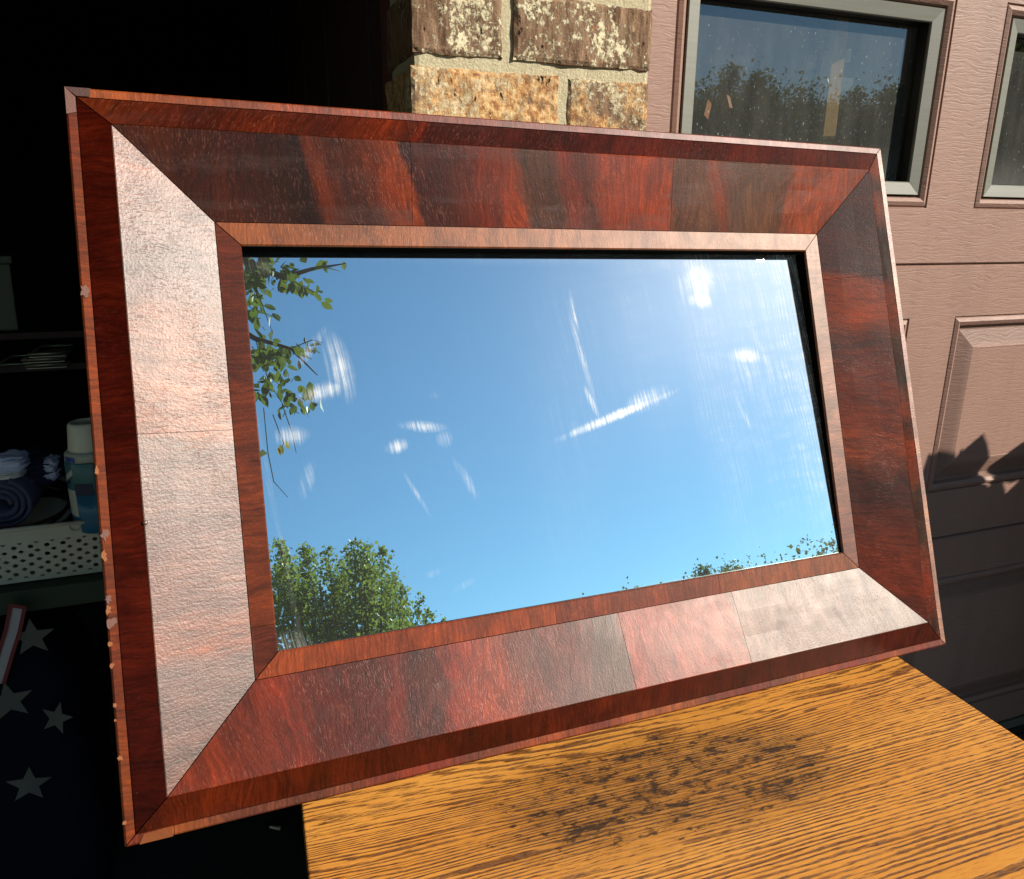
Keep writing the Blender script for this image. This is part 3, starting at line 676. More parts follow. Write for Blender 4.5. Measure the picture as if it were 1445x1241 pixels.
def rail(side, mo, mb, mv_, mi, cuts, band_cuts=(), out_cuts=(), inn_cuts=(), label=None):
    L = LW if side in ('top', 'bottom') else LH
    # solid wooden core, open only at the mitres
    vs_, fs = [], []
    for k in range(2):
        for (i, z) in P_CORE:
            a = (i + 0.0012) if k == 0 else (L - i - 0.0012)
            vs_.append(rp(side, a, i, z))
    n_ = len(P_CORE)
    for j in range(n_): fs.append((j, (j + 1) % n_, n_ + (j + 1) % n_, n_ + j))
    fs.append(tuple(range(n_))); fs.append(tuple(range(2 * n_ - 1, n_ - 1, -1)))
    core = mesh_obj('rail', vs_, fs, M_CORE, mirror)
    bmx = bmesh.new(); bmx.from_mesh(core.data); bmesh.ops.recalc_face_normals(bmx, faces=bmx.faces); bmx.to_mesh(core.data); bmx.free()
    if label: core['label'] = label
    def run(name, poly, m, cuts_, wob=0.0):
        ed = [None] + list(cuts_) + [None]
        for a, b_ in zip(ed[:-1], ed[1:]):
            band(name, side, poly, m, core, None if a is None else a * SC + 0.0002, None if b_ is None else b_ * SC - 0.0002, wob=wob)
    run('outer_strip', P_OUT, mo, out_cuts, 0.0004)
    run('outer_band', P_BAND, mb, band_cuts)
    run('veneer_panel', P_BEV, mv_, cuts, 0.0008)
    run('sight_strip', P_INN, mi, inn_cuts)
    band('rabbet_edge', side, P_LIP, M_LIP, core, skirt=0.0)
    return core
rt = rail('top', V_OT, V_BT, VT, V_IT, (0.3215, 0.6485), (0.3215,), label='flame figured upper rail of the frame')
rl = rail('left', V_OL, V_BL, VL, V_IL, (0.3275,), (), inn_cuts=(0.52,), label='left rail with sun glare painted pinkish into its dull crackled finish')
rr_ = rail('right', V_OR, V_BR, VR, V_IR, (0.183,), label='dark purplish right rail with striped outer band')
rb = rail('bottom', V_OB, V_BB, VB, V_IB, (0.517, 0.675), out_cuts=(0.041,), inn_cuts=(0.440, 0.659), label='crotch figured lower rail standing on the table')

# glass with wiping marks, dust and old haze
STROKES = [  # a, b, angle, half length, half width, strength
    (0.6945, 0.178, 84, 0.034, 0.026, 0.75), (0.693, 0.203, 5, 0.020, 0.011, 1.0), (0.668, 0.19, 85, 0.03, 0.006, 0.35), (0.722, 0.17, 60, 0.04, 0.006, 0.3),
    (0.7514, 0.279, 4, 0.030, 0.010, 0.85), (0.748, 0.300, 80, 0.032, 0.024, 0.35), (0.775, 0.27, 70, 0.06, 0.006, 0.25),
    (0.556, 0.341, -15.8, 0.086, 0.0055, 1.0), (0.595, 0.326, -15.8, 0.036, 0.012, 0.6),
    (0.5115, 0.215, 88, 0.030, 0.0045, 0.55), (0.516, 0.275, 80, 0.075, 0.0045, 0.45), (0.521, 0.325, 70, 0.022, 0.0045, 0.7),
    (0.2306, 0.268, 80, 0.040, 0.013, 0.55), (0.214, 0.293, -12, 0.032, 0.009, 0.65), (0.204, 0.247, -50, 0.036, 0.006, 0.35),
    (0.315, 0.338, 8, 0.028, 0.006, 0.62), (0.283, 0.357, -12, 0.014, 0.007, 0.66), (0.336, 0.353, 65, 0.012, 0.010, 0.35),
    (0.176, 0.337, 0, 0.018, 0.010, 0.6), (0.187, 0.383, -72, 0.024, 0.008, 0.32), (0.300, 0.412, 64, 0.035, 0.003, 0.35), (0.356, 0.40, 64, 0.034, 0.006, 0.3),
    (0.341, 0.512, -20, 0.020, 0.005, 0.22), (0.309, 0.495, -10, 0.016, 0.005, 0.22), (0.330, 0.305, 0, 0.012, 0.006, 0.18),
    (0.735, 0.355, 70, 0.030, 0.004, 0.35), (0.36, 0.24, 0, 0.02, 0.004, 0.12),
    (0.845, 0.30, 84, 0.30, 0.045, 0.22), (0.76, 0.155, 0, 0.16, 0.018, 0.14), (0.55, 0.150, 0, 0.25, 0.007, 0.06), (0.78, 0.28, 84, 0.26, 0.085, 0.13), (0.69, 0.30, 86, 0.26, 0.03, 0.07), (0.50, 0.30, 100, 0.25, 0.05, 0.03),
    (0.60, 0.23, 86, 0.14, 0.04, 0.05), (0.85, 0.17, 80, 0.05, 0.04, 0.35), (0.152, 0.40, 84, 0.26, 0.0025, 0.05), (0.5, 0.552, -1, 0.36, 0.005, 0.16), (0.16, 0.55, 30, 0.03, 0.02, 0.3), (0.155, 0.16, 20, 0.03, 0.015, 0.18)]
def m_glass():
    b = NB('old_mirror_glass'); uv = b.uv()
    fan = b.n('ShaderNodeMapping', {'Vector': uv, 'Rotation': (0, 0, R(6))}).outputs[0]
    fx, fy, _ = b.sep(fan)
    wig = b.noise(b.scale(uv, 9, 9, 1), 1.0, 2.0)
    s1 = b.noise(b.xyz(b.math('ADD', b.math('MULTIPLY', fx, 430.0), b.math('MULTIPLY', wig, 6.0)), b.math('MULTIPLY', fy, 9.0), 0.0), 1.0, 4.0, 0.62)
    s2 = b.noise(b.xyz(b.math('MULTIPLY', fx, 13.0), b.math('MULTIPLY', fy, 85.0), 3.0), 1.0, 5.0, 0.66)
    blot = b.noise(b.scale(uv, 42, 42, 1), 1.0, 6.0, 0.68)
    st = b.ramp(s1, [(0.42, 0.04), (0.62, 1.0)])
    fl = b.ramp(blot, [(0.34, 0.15), (0.58, 1.0)])
    tot, soft = None, None
    for i, (a, bb, ang, hl, hw, s) in enumerate(STROKES):
        mp = b.n('ShaderNodeMapping', {'Vector': uv, 'Location': (a * SC, bb * SC, 0), 'Rotation': (0, 0, R(ang)), 'Scale': (hl * SC * 1.25, hw * SC * 1.45, 1)}, vector_type='TEXTURE')
        d = b.n('ShaderNodeVectorMath', {0: mp.outputs[0]}, operation='LENGTH').outputs['Value']
        e = b.n('ShaderNodeMapRange', {0: d, 1: 0.0, 2: 1.15, 3: s, 4: 0.0}, interpolation_type='SMOOTHSTEP').outputs[0]
        if hl > 0.1 and s < 0.5: soft = e if soft is None else b.math('ADD', soft, e)
        else: tot = e if tot is None else b.math('MAXIMUM', tot, e)
    edge = b.math('ADD', tot, b.math('MULTIPLY', b.math('SUBTRACT', blot, 0.5), b.math('MULTIPLY', tot, 1.6)), clamp=True)
    tt = b.ramp(edge, [(0.10, 0.0), (0.55, 0.7), (0.9, 1.0)])
    crisp = b.math('MULTIPLY', tt, b.math('ADD', b.math('MULTIPLY', b.math('MULTIPLY', tt, tt), 0.38), b.math('MULTIPLY', st, 0.55)), clamp=True)
    hz = b.math('MULTIPLY', soft, b.math('ADD', 0.32, b.math('MULTIPLY', b.math('MULTIPLY', b.ramp(s2, [(0.35, 0.1), (0.7, 1.0)]), b.math('MULTIPLY', st, fl)), 1.9)))
    speck = b.ramp(b.noise(b.scale(uv, 520, 520, 1), 1.0, 1.0, 0.5), [(0.79, 0.0), (0.82, 0.25)])
    base = b.math('ADD', 0.012, b.math('MULTIPLY', b.ramp(s1, [(0.5, 0.0), (0.8, 1.0)]), 0.012))
    dust = b.math('ADD', b.math('ADD', crisp, hz), b.math('ADD', base, speck), clamp=True)
    g0 = b.n('ShaderNodeBsdfGlossy', {'Color': (0.66, 0.92, 0.94, 1), 'Roughness': 0.0})
    wav = b.bump(b.noise(b.scale(uv, 7, 7, 1), 1.0, 1.0), 0.02, 0.002)
    b.set(g0.inputs['Normal'], wav)
    g1 = b.n('ShaderNodeBsdfGlossy', {'Color': (0.9, 0.92, 0.92, 1), 'Roughness': 0.36})
    df = b.n('ShaderNodeBsdfDiffuse', {'Color': (0.88, 0.89, 0.86, 1)})
    m1 = b.n('ShaderNodeMixShader', {0: 0.012, 1: g0.outputs[0], 2: g1.outputs[0]})
    m2 = b.n('ShaderNodeMixShader', {0: dust, 1: m1.outputs[0], 2: df.outputs[0]})
    b.t.links.new(m2.outputs[0], b.out.inputs[0]); return b.m
GI = I4 - 0.004
gz = -0.0275
GT = math.tan(R(2.0)); gz0 = -0.0192
def gzz(y_): return gz0 - (y_ - I4) * GT
gv = [(-LW / 2 + GI, GI, gzz(GI)), (LW / 2 - GI, GI, gzz(GI)), (LW / 2 - GI, LH - GI, gzz(LH - GI)), (-LW / 2 + GI, LH - GI, gzz(LH - GI))]
GN = (MN + MY * GT).normalized(); GP = base_c + MY * I4 + MN * gz0
mesh_obj('mirror_glass', gv, [(0, 1, 2, 3)], m_glass(), mirror, [(x + LW / 2, LH - y) for x, y, z in gv])
box_obj('backing_board', (0, LH / 2, -TH - 0.0055), (LW - 2 * GI, LH - 2 * GI, 0.004), M_DARKWOOD, mirror)
# losses and repairs along the outer strip
def patch(name, side, a, i0, i1, da, m, parent, seed, z=0.0, th=0.0006):
    rr = random.Random(seed); n_ = 13; pts = []
    for k in range(n_):
        t = 2 * math.pi * k / n_; q = 0.45 + 0.75 * rr.random()
        pts.append((a + da * math.cos(t) * q, min(max((i0 + i1) / 2 + (i1 - i0) / 2 * math.sin(t) * q * 1.1, i0), i1)))
    vs_ = [rp(side, aa, ii, z + th) for aa, ii in pts] + [rp(side, aa, ii, z - th) for aa, ii in pts]
    fs = [tuple(range(n_)), tuple(range(2 * n_ - 1, n_ - 1, -1))] + [(k, (k + 1) % n_, n_ + (k + 1) % n_, n_ + k) for k in range(n_)]
    o_ = mesh_obj(name, vs_, fs, m, parent)
    bmx = bmesh.new(); bmx.from_mesh(o_.data); bmesh.ops.recalc_face_normals(bmx, faces=bmx.faces); bmx.to_mesh(o_.data); bmx.free()
    return o_
for (bpos, da, i0, i1, m) in ((0.193, 0.0075, 0.0008, 0.0080, M_GLUE), (0.3565, 0.0055, 0.0006, 0.0040, M_BARE), (0.4145, 0.0080, 0.0008, 0.0085, M_GLUE), (0.4335, 0.0070, 0.0005, 0.0052, M_BARE),
                              (0.472, 0.0055, 0.0006, 0.0062, M_GLUE), (0.482, 0.0060, 0.0006, 0.0050, M_BARE), (0.4935, 0.0070, 0.0008, 0.0085, M_GLUE), (0.512, 0.0032, 0.0004, 0.0040, M_BARE),
                              (0.5305, 0.0038, 0.0004, 0.0042, M_BARE), (0.566, 0.0030, 0.0004, 0.0034, M_BARE), (0.579, 0.0014, 0.0006, 0.0024, M_BARE), (0.612, 0.0032, 0.0004, 0.0048, M_BARE), (0.6685, 0.0030, 0.0004, 0.0036, M_BARE)):
    patch('veneer_loss', 'left', bpos * SC, i0, i1, da * 0.75, m, rl, int(bpos * 1e4))
def corner_patch(side, a_end, parent, m):
    pts = [(0.0012, 0.0012), (a_end, 0.0012), (a_end - 0.002, I1 - 0.0006), (I1 + 0.0004, I1 - 0.0006)]
    vs_ = [rp(side, a, i, 0.0004) for a, i in pts] + [rp(side, a, i, -0.003) for a, i in pts]
    fs = [(0, 1, 2, 3), (7, 6, 5, 4)] + [(k, (k + 1) % 4, 4 + (k + 1) % 4, 4 + k) for k in range(4)]
    o_ = mesh_obj('corner_patch', vs_, fs, m, parent)
    bmx = bmesh.new(); bmx.from_mesh(o_.data); bmesh.ops.recalc_face_normals(bmx, faces=bmx.faces); bmx.to_mesh(o_.data); bmx.free()
corner_patch('top', 0.022, rt, M_CORNER); corner_patch('left', 0.026, rl, M_GLUE)
M_ORANGEB = plain('orange_filler_block', srgb(150, 80, 34, 1.7), 0.5, var=0.3, bump=0.3, bs=300)
pts = [(0.012, 0.0008), (0.0385, 0.0008), (0.0375, I1 - 0.001), (0.016, I1 - 0.001)]
o_ = mesh_obj('corner_block', [rp('bottom', a, i, 0.0004) for a, i in pts], [(0, 1, 2, 3)], M_ORANGEB, rb)
bm = bmesh.new(); bmesh.ops.create_uvsphere(bm, u_segments=10, v_segments=6, radius=0.0022)
for v in bm.verts: v.co = Vector(rp('left', 0.408 * SC, I2 + 0.0005, Z2)) + v.co * 1.0
bm_obj('nail_head', bm, plain('nail_steel', (0.25, 0.2, 0.17), 0.4, 0.6), rl, True)

# ================================================================== OPEN BAY, LEFT
FR = HR.to_3x3()
def frame_at(p):
    m = FR.to_4x4(); m.translation = p; return m
# green shelf under the basket
SHD = 1.10
sp = at(60, 822, SHD)                                      # a point on the shelf's front top edge
u_s = sp.dot(WD); y_s = (sp + ND * DP_DOOR).dot(-ND); z_s = sp.z
M_GREEN = plain('dark_green_paint', (0.012, 0.028, 0.014), 0.6, var=0.4)
shelf = empty('metal_shelf', mat=frame_at(H(u_s, -y_s, 0))); tag(shelf, 'dark green shelf carrying the basket in the open bay', 'shelf')
box_obj('shelf_board', (-0.35, 0.22, z_s - 0.013), (1.5, 0.46, 0.024), M_GREEN, shelf, 0.003)
box_obj('shelf_edge', (-0.35, -0.014, z_s - 0.018), (1.5, 0.008, 0.034), M_GREEN, shelf, 0.002)
for x in (-1.05, 0.36):
    for y_ in (0.02, 0.43): box_obj('post', (x, y_, (z_s - 0.027) / 2 + 0.003), (0.035, 0.035, z_s - 0.030), M_GREEN, shelf, 0.003)
# perforated white basket
M_BASK = plain('white_plastic', (0.60, 0.58, 0.47), 0.5, var=0.1)
bk = empty('plastic_basket', mat=frame_at(H(u_s, -(y_s + 0.008), z_s + 0.001))); tag(bk, 'white plastic basket with rows of round holes on the shelf', 'basket')
def basket():
    px0, nx, hh = 0.0205, 17, 0.084
    x0 = -0.205
    rows = [0.013, 0.027, 0.041, 0.055]
    vs_, fs = [], []
    def V(x, z): vs_.append((x + 0.0, -0.06 * (z / hh) * 0.12, z)); return len(vs_) - 1
    zs = [0.0, 0.006] + [r + 0.007 for r in rows] + [hh]
    cw = px0
    for k in range(nx):
        xa, xb = x0 + k * cw, x0 + (k + 1) * cw
        for (za, zb_, hole) in [(0, 0.006, None)] + [(r - 0.007, r + 0.007, r) for r in rows] + [(0.062, hh, None)]:
            if hole is None:
                i = [V(xa, za), V(xb, za), V(xb, zb_), V(xa, zb_)]; fs.append(tuple(i)); continue
            n_ = 12; cx_ = (xa + xb) / 2 + (hole - 0.03) * 0.10; cz = hole
            inn = [V(cx_ + 0.0036 * math.cos(2 * math.pi * q / n_), cz + 0.0030 * math.sin(2 * math.pi * q / n_)) for q in range(n_)]
            out = []
            for q in range(n_):
                c_, s_ = math.cos(2 * math.pi * q / n_), math.sin(2 * math.pi * q / n_)
                m_ = max(abs(c_), abs(s_)); out.append(V((xa + xb) / 2 + c_ / m_ * cw / 2, (za + zb_) / 2 + s_ / m_ * (zb_ - za) / 2))
            for q in range(n_): fs.append((inn[q], out[q], out[(q + 1) % n_], inn[(q + 1) % n_]))
    x1 = x0 + nx * cw
    o1 = mesh_obj('front_wall', vs_, fs, M_BASK, bk)
    md = o1.modifiers.new('t', 'SOLIDIFY'); md.thickness = 0.0018; md.offset = -1
    bm = bmesh.new()
    dpt = 0.24
    bm_box(bm, ((x0 + x1) / 2, dpt, hh / 2), (x1 - x0, 0.002, hh)); bm_box(bm, (x0, dpt / 2, hh / 2), (0.002, dpt, hh)); bm_box(bm, (x1, dpt / 2, hh / 2), (0.002, dpt, hh))
    bm_box(bm, ((x0 + x1) / 2, dpt / 2, 0.002), (x1 - x0, dpt, 0.002))
    bm_obj('tray_body', bm, M_BASK, bk)
    bm = bmesh.new()
    tube(bm, [(x0, -0.0075, hh), (x1, -0.0075, hh), (x1, dpt, hh), (x0, dpt, hh), (x0, -0.0075, hh)], 0.0032, 8)
    bm_obj('rim', bm, M_BASK, bk, True)
    bm = bmesh.new(); tube(bm, [(0.052 + 0.007 * math.cos(t), -0.0088, hh - 0.004 + 0.008 * math.sin(t)) for t in np.linspace(math.pi, 2 * math.pi, 9)], 0.0012, 6)
    bm_obj('latch_mark', bm, M_BASK, bk, True)
basket()
# cloths
def cloth_lump(name, c, rx, ry, rz, m, label, cat, seed, rot=0.0, rolls=False):
    bm = bmesh.new(); bmesh.ops.create_icosphere(bm, subdivisions=5, radius=1.0)
    for v in bm.verts:
        p = v.co.copy()
        e = 0.62
        p = Vector([math.copysign(abs(t) ** e, t) for t in p])
        q = p + Vector((seed, seed * 2.3, 0))
        d = noise.fractal(Vector((q.x * 1.3, q.y * 1.3, q.z * 3.4)), 1.0, 2.0, 4) * 0.20 + abs(noise.noise(Vector((q.x * 0.7, q.y * 2.2, q.z * 2.4 + 3)))) * -0.16
        v.co = Vector((p.x * rx, p.y * ry, p.z * rz)) * (1 + d)
    o_ = bm_obj(name, bm, m, None, True); o_.matrix_world = frame_at(c) @ Matrix.Rotation(rot, 4, 'Z')
    return tag(o_, label, cat, 'cloths heaped in the basket')
M_NAVY = plain('navy_cotton', (0.020, 0.022, 0.050), 0.95, var=0.4, bump=0.8, bs=300)
M_LILAC = plain('lilac_cotton', (0.72, 0.71, 0.92), 0.95, var=0.15, bump=0.6, bs=300)
M_CREAM = plain('cream_cotton', (0.85, 0.78, 0.70), 0.95, var=0.15, bump=0.6, bs=300)
M_MAUVE = plain('mauve_cotton', (0.11, 0.105, 0.17), 0.95, var=0.3, bump=0.8, bs=300)
cloth_lump('folded_cloth', at(47, 664, 1.19), 0.046, 0.040, 0.021, M_NAVY, 'dark navy folded cloth between the lilac cloths in the basket', 'cloth', 1.0)
cloth_lump('folded_cloth', at(14, 652, 1.145), 0.024, 0.030, 0.013, M_LILAC, 'pale lilac cloth at the far left of the basket', 'cloth', 4.0, 0.2)
cloth_lump('folded_cloth', at(74, 660, 1.19), 0.012, 0.030, 0.017, M_LILAC, 'lilac cloth corner poking out right of the navy cloth', 'cloth', 7.0)
cloth_lump('folded_cloth', at(12, 666, 1.14), 0.022, 0.030, 0.006, M_CREAM, 'thin cream cloth lying under the pale lilac cloth', 'cloth', 2.6)
cloth_lump('folded_cloth', at(24, 680, 1.165), 0.030, 0.03, 0.010, M_MAUVE, 'grey mauve cloth layer right under the navy cloth', 'cloth', 9.4)
# rolled towel seen end on
def roll():
    bm = bmesh.new(); n_ = 90; prev = None; L_ = 0.20
    rows = []
    for k in range(n_):
        t = k / (n_ - 1); ang = t * 2 * math.pi * 3.2; r = 0.007 + 0.026 * t
        r *= 1 + 0.05 * noise.noise(Vector((k * 0.35, 0, 2)))
        rows.append([bm.verts.new((r * math.cos(ang), y_ * L_ + 0.002 * noise.noise(Vector((k * 0.2, y_ * 5, 0))), r * 1.05 * math.sin(ang))) for y_ in (0, 0.5, 1)])
    for a, b_ in zip(rows[:-1], rows[1:]):
        for j in range(2): bm.faces.new((a[j], b_[j], b_[j + 1], a[j + 1]))
    o_ = bm_obj('rolled_towel', bm, M_MAUVE, None, True)
    md = o_.modifiers.new('t', 'SOLIDIFY'); md.thickness = 0.0055
    o_.matrix_world = frame_at(at(4, 713, 1.115)); return o_
tag(roll(), 'rolled grey mauve towel seen end on at the left of the basket', 'towel')
# coiled cord
bm = bmesh.new()
rc = random.Random(3)
pts = []
for k in range(330):
    t = k / 33 * 2 * math.pi
    lay = k // 33
    pts.append(Vector(((0.066 + 0.006 * math.sin(lay * 2.1)) * math.cos(t), (0.075 + 0.005 * math.cos(lay * 1.7)) * math.sin(t), 0.004 * lay + 0.006 * math.sin(t * 1.0 + lay) - 0.016 * math.cos(t))))
tube(bm, pts, 0.0030, 6)
cd = bm_obj('coiled_cord', bm, plain('brown_rubber', (0.085, 0.028, 0.014), 0.45), None, True)
cd.matrix_world = frame_at(at(46, 738, 1.20)) @ Euler((R(14), R(-10), 0)).to_matrix().to_4x4()
tag(cd, 'coil of brown cord lying in the basket under the cloths', 'cord')
# spray can with cream cap
cp = at(143, 742, 1.135); canr = 0.0345
can = empty('spray_can', mat=frame_at(cp) ); tag(can, 'blue and white spray can with cream cap behind the frame edge', 'spray can')
top_z = (at(143, 584, 1.135).z - cp.z)
M_CANB = plain('can_blue', (0.020, 0.14, 0.26), 0.3, var=0.1); M_CANT = plain('can_teal', (0.045, 0.16, 0.17), 0.3, var=0.1); M_CANN = plain('can_navy', (0.012, 0.022, 0.07), 0.3)
M_CANW = plain('can_white', (0.55, 0.55, 0.48), 0.35, var=0.08); M_CAP = plain('cream_cap', (0.85, 0.80, 0.62), 0.35, var=0.05); M_CANR = plain('can_royal', (0.02, 0.08, 0.35), 0.3)
hz = at(143, 636, 1.135).z - cp.z                          # where the blue sleeve ends
bm_obj('can_body', lathe([(0.031, 0.0), (canr, 0.003), (canr, hz * 0.62)], 40), M_CANB, can, True)
bm_obj('upper_sleeve', lathe([(canr, hz * 0.62), (canr + 0.0001, hz * 0.63), (canr, hz * 0.985), (canr - 0.001, hz)], 40), M_CANT, can, True)
sh = at(143, 623, 1.135).z - cp.z
bm_obj('shoulder', lathe([(canr - 0.001, hz), (canr - 0.0015, hz + (sh - hz) * 0.7), (canr - 0.0045, sh)], 40), M_CANW, can, True)
bm_obj('cap', lathe([(canr - 0.0075, sh), (canr - 0.0072, sh + 0.002), (canr - 0.0105, top_z - 0.003), (canr - 0.0125, top_z), (canr - 0.0155, top_z + 0.0008), (canr - 0.0165, top_z - 0.0012), (0.002, top_z - 0.0016)], 40), M_CAP, can, True)
def curved(name, t0, t1, pts, m, off=0.0005):
    """print on the can: outline in (angle fraction, z)"""
    bm = bmesh.new(); vs_ = []
    for (a, z) in pts:
        t = t0 + (t1 - t0) * a; vs_.append(bm.verts.new(((canr + off) * math.cos(t), (canr + off) * math.sin(t), z)))
    bm.faces.new(vs_); return bm_obj(name, bm, m, can)
A0 = R(-160)
def strip(name, d0, d1, z0, z1, m, off=0.0005, n_=8, sl=0.0):
    bm = bmesh.new(); lo, hi = [], []
    for k in range(n_ + 1):
        t = R(d0 + (d1 - d0) * k / n_); zz = sl * k / n_
        lo.append(bm.verts.new(((canr + off) * math.cos(t), (canr + off) * math.sin(t), z0 + zz))); hi.append(bm.verts.new(((canr + off) * math.cos(t), (canr + off) * math.sin(t), z1 + zz)))
    for k in range(n_): bm.faces.new((lo[k], lo[k + 1], hi[k + 1], hi[k]))
    return bm_obj(name, bm, m, can)
strip('label_white', -178, -128, hz * 0.25, hz * 0.62, M_CANW)
strip('label_navy', -178, -140, hz * 0.60, hz * 0.66, M_CANN, 0.0008, sl=hz * 0.12)
strip('label_swoosh', -158, -128, hz * 0.72, hz * 0.80, M_CANW, 0.0006, sl=hz * 0.12)
strip('label_navy', -128, -85, hz * 0.56, hz * 0.72, M_CANN, 0.0007)
strip('label_royal', -150, -118, hz + 0.0008, hz + (sh - hz) * 0.62, M_CANR, -0.0006)
# navy bag with printed stars, red and white zip edge
bag = empty('star_print_bag', mat=frame_at(at(20, 1180, 1.13))); tag(bag, 'navy bag with white stars and red trimmed zip under the shelf', 'bag')
bag.location.z = 0.006
bo = bag.matrix_world.copy(); bo.translation = bag.location; binv = bo.inverted()
M_BAGN = plain('navy_nylon', (0.005, 0.006, 0.014), 0.8, var=0.4, bump=0.4, bs=60, spec=0.1)
M_STAR = plain('white_print', (0.13, 0.135, 0.12), 0.7, var=0.45, spec=0.1); M_RED = plain('red_piping', (0.16, 0.012, 0.015), 0.5); M_ZIP = plain('white_zip_tape', (0.42, 0.40, 0.42), 0.6)
pz1 = at(40, 862, 1.13).z
bm = bmesh.new(); bmesh.ops.create_icosphere(bm, subdivisions=5, radius=1.0)
BW_, BD_, BH_ = 0.165, 0.10, (pz1 - 0.006) / 2
for v in bm.verts:
    p = Vector([math.copysign(abs(t) ** 0.5, t) for t in v.co])
    m_ = max(abs(p.x), abs(p.z))
    d = 1 + 0.05 * noise.noise(p * 1.5)
    v.co = Vector((-0.045 + p.x * BW_ * d, 0.105 + max(p.y, -0.92) * BD_, BH_ + p.z * BH_ * 0.99))
bm_obj('bag_body', bm, M_BAGN, bag, True)
BY = 0.105 - 0.92 * BD_ - 0.0025
def on_bag(px, py, lift=0.0):
    """local point of the bag's front face seen at a picture position"""
    o_ = binv @ CAMP; d_ = binv.to_3x3() @ ray(px, py); t = (BY - lift - o_.y) / d_.y
    return o_ + d_ * t
def star(px, py, r, rot, warp=1.0):
    c = on_bag(px, py); vs_ = []
    for lift in (0.0, 0.002):
        for k in range(10):
            a = rot + k * math.pi / 5; q = r * (1.0 if k % 2 == 0 else 0.42)
            vs_.append((c.x + q * math.sin(a) * warp, c.y + 0.002 - lift, c.z + q * math.cos(a)))
    fs = [tuple(range(19, 9, -1)), tuple(range(10))] + [(k, (k + 1) % 10, 10 + (k + 1) % 10, 10 + k) for k in range(10)]
    return mesh_obj('star', vs_, fs, M_STAR, bag)
star(45, 900, 0.030, R(2)); star(13, 990, 0.032, R(-3)); star(80, 1014, 0.028, R(24), 0.75); star(41, 1108, 0.031, R(8)); 
def ribbon(name, pl, pr, m, lift):
    vs_, fs = [], []
    for (a, b_) in zip(pl, pr):
        for lf in (0.0, lift):
            vs_.append(on_bag(*a, lf)); vs_.append(on_bag(*b_, lf))
    for k in range(len(pl) - 1):
        q = 4 * k
        fs += [(q + 2, q + 3, q + 7, q + 6), (q, q + 2, q + 6, q + 4), (q + 3, q + 1, q + 5, q + 7)]
    return mesh_obj(name, vs_, fs, m, bag)
C0 = [(24, 856), (17, 890), (6, 925), (-6, 965)]
def sh_(l, o0): return [(x + o0, y) for x, y in l]
ribbon('zip_tape', sh_(C0, -6), sh_(C0, 8), M_ZIP, 0.004); ribbon('red_piping', sh_(C0, -12), sh_(C0, -6), M_RED, 0.006); ribbon('red_piping', sh_(C0, 8), sh_(C0, 14), M_RED, 0.006)
ribbon('red_piping', [(12, 852), (38, 856)], [(12, 857), (38, 861)], M_RED, 0.006)
# far shelf with a bin and shallow trays glinting in the dark
FD = 2.5
fp = at(20, 468, FD)
fs_ = empty('back_shelf', mat=frame_at(Vector((fp.x, fp.y, 0)))); tag(fs_, 'dim wooden shelf deep in the open bay', 'shelf')
for zz in (fp.z - 0.014, at(20, 516, FD).z - 0.014): box_obj('shelf_board', (-0.35, 0.2, zz), (1.25, 0.44, 0.022), M_DARKWOOD, fs_, 0.002)
for x in (-0.95, 0.255): box_obj('post', (x, 0.2, fp.z / 2 + 0.12), (0.03, 0.40, fp.z + 0.22), M_DARKWOOD, fs_, 0.002)
bn = empty('storage_bin', mat=frame_at(fp)); tag(bn, 'dim grey green lidded bin on the dark shelf at far left', 'bin')
bw = (at(27, 460, FD) - at(-60, 460, FD)).length; bh = at(20, 372, FD).z - fp.z
M_BIN = plain('grey_green_plastic', (0.11, 0.12, 0.09), 0.5)
bm = bmesh.new(); bm_box(bm, (-bw / 2 + 0.015, 0.14, bh / 2), (bw, 0.24, bh), 0.008)
for v in bm.verts: v.co.x = -bw / 2 + 0.015 + (v.co.x + bw / 2 - 0.015) * (0.93 + 0.07 * v.co.z / bh)
bm_obj('bin_body', bm, M_BIN, bn); box_obj('lid', (-bw / 2 + 0.015, 0.14, bh + 0.014), (bw + 0.02, 0.26, 0.024), M_BIN, bn, 0.006)
M_TRAY = plain('pale_tray_metal', (0.5, 0.5, 0.36), 0.25, 0.6)
tp = None
for i, (px, py, wpx) in enumerate(((62, 500, 50), (58, 493, 52), (63, 486, 46), (14, 490, 40))):
    c = at(px, py, FD)
    t_ = empty('metal_tray', mat=frame_at(Vector((c.x, c.y, fp.z - 0.125 + [0.004, 0.022, 0.040, 0.004][i]))))
    tag(t_, ['lowest of the stacked pale metal trays under the dim bin', 'second from bottom of the stacked pale trays under the bin', 'topmost of the stacked pale metal trays under the bin', 'single pale metal tray left of the stacked trays'][i], 'tray', 'metal trays on the back shelf')
    ww = wpx / FPX * FD
    box_obj('tray_floor', (0, 0.1, 0.002), (ww, 0.18, 0.003), M_TRAY, t_, 0.001)
    bm = bmesh.new(); tube(bm, [(-ww / 2, 0.01, 0.012), (ww / 2, 0.01, 0.012), (ww / 2, 0.19, 0.012), (-ww / 2, 0.19, 0.012), (-ww / 2, 0.01, 0.012)], 0.0045, 8)
    bm_obj('rim', bm, M_TRAY, t_, True)
# pale chip on the floor
r_ = ray(388, 1168); fpnt = CAMP + r_ * ((0.009 - EYE) / r_.z)
bm = bmesh.new(); bm_box(bm, (0, 0, 0), (0.022, 0.006, 0.005), 0.001)
for v in bm.verts:
    if v.co.x < -0.005: v.co.y *= 0.35
ch = bm_obj('wood_chip', bm, plain('pale_wood_chip', (0.7, 0.62, 0.42), 0.8)); ch.matrix_world = frame_at(fpnt) @ Matrix.Rotation(R(-28), 4, 'Z')
tag(ch, 'small pale wood chip on the dark garage floor', 'wood chip')

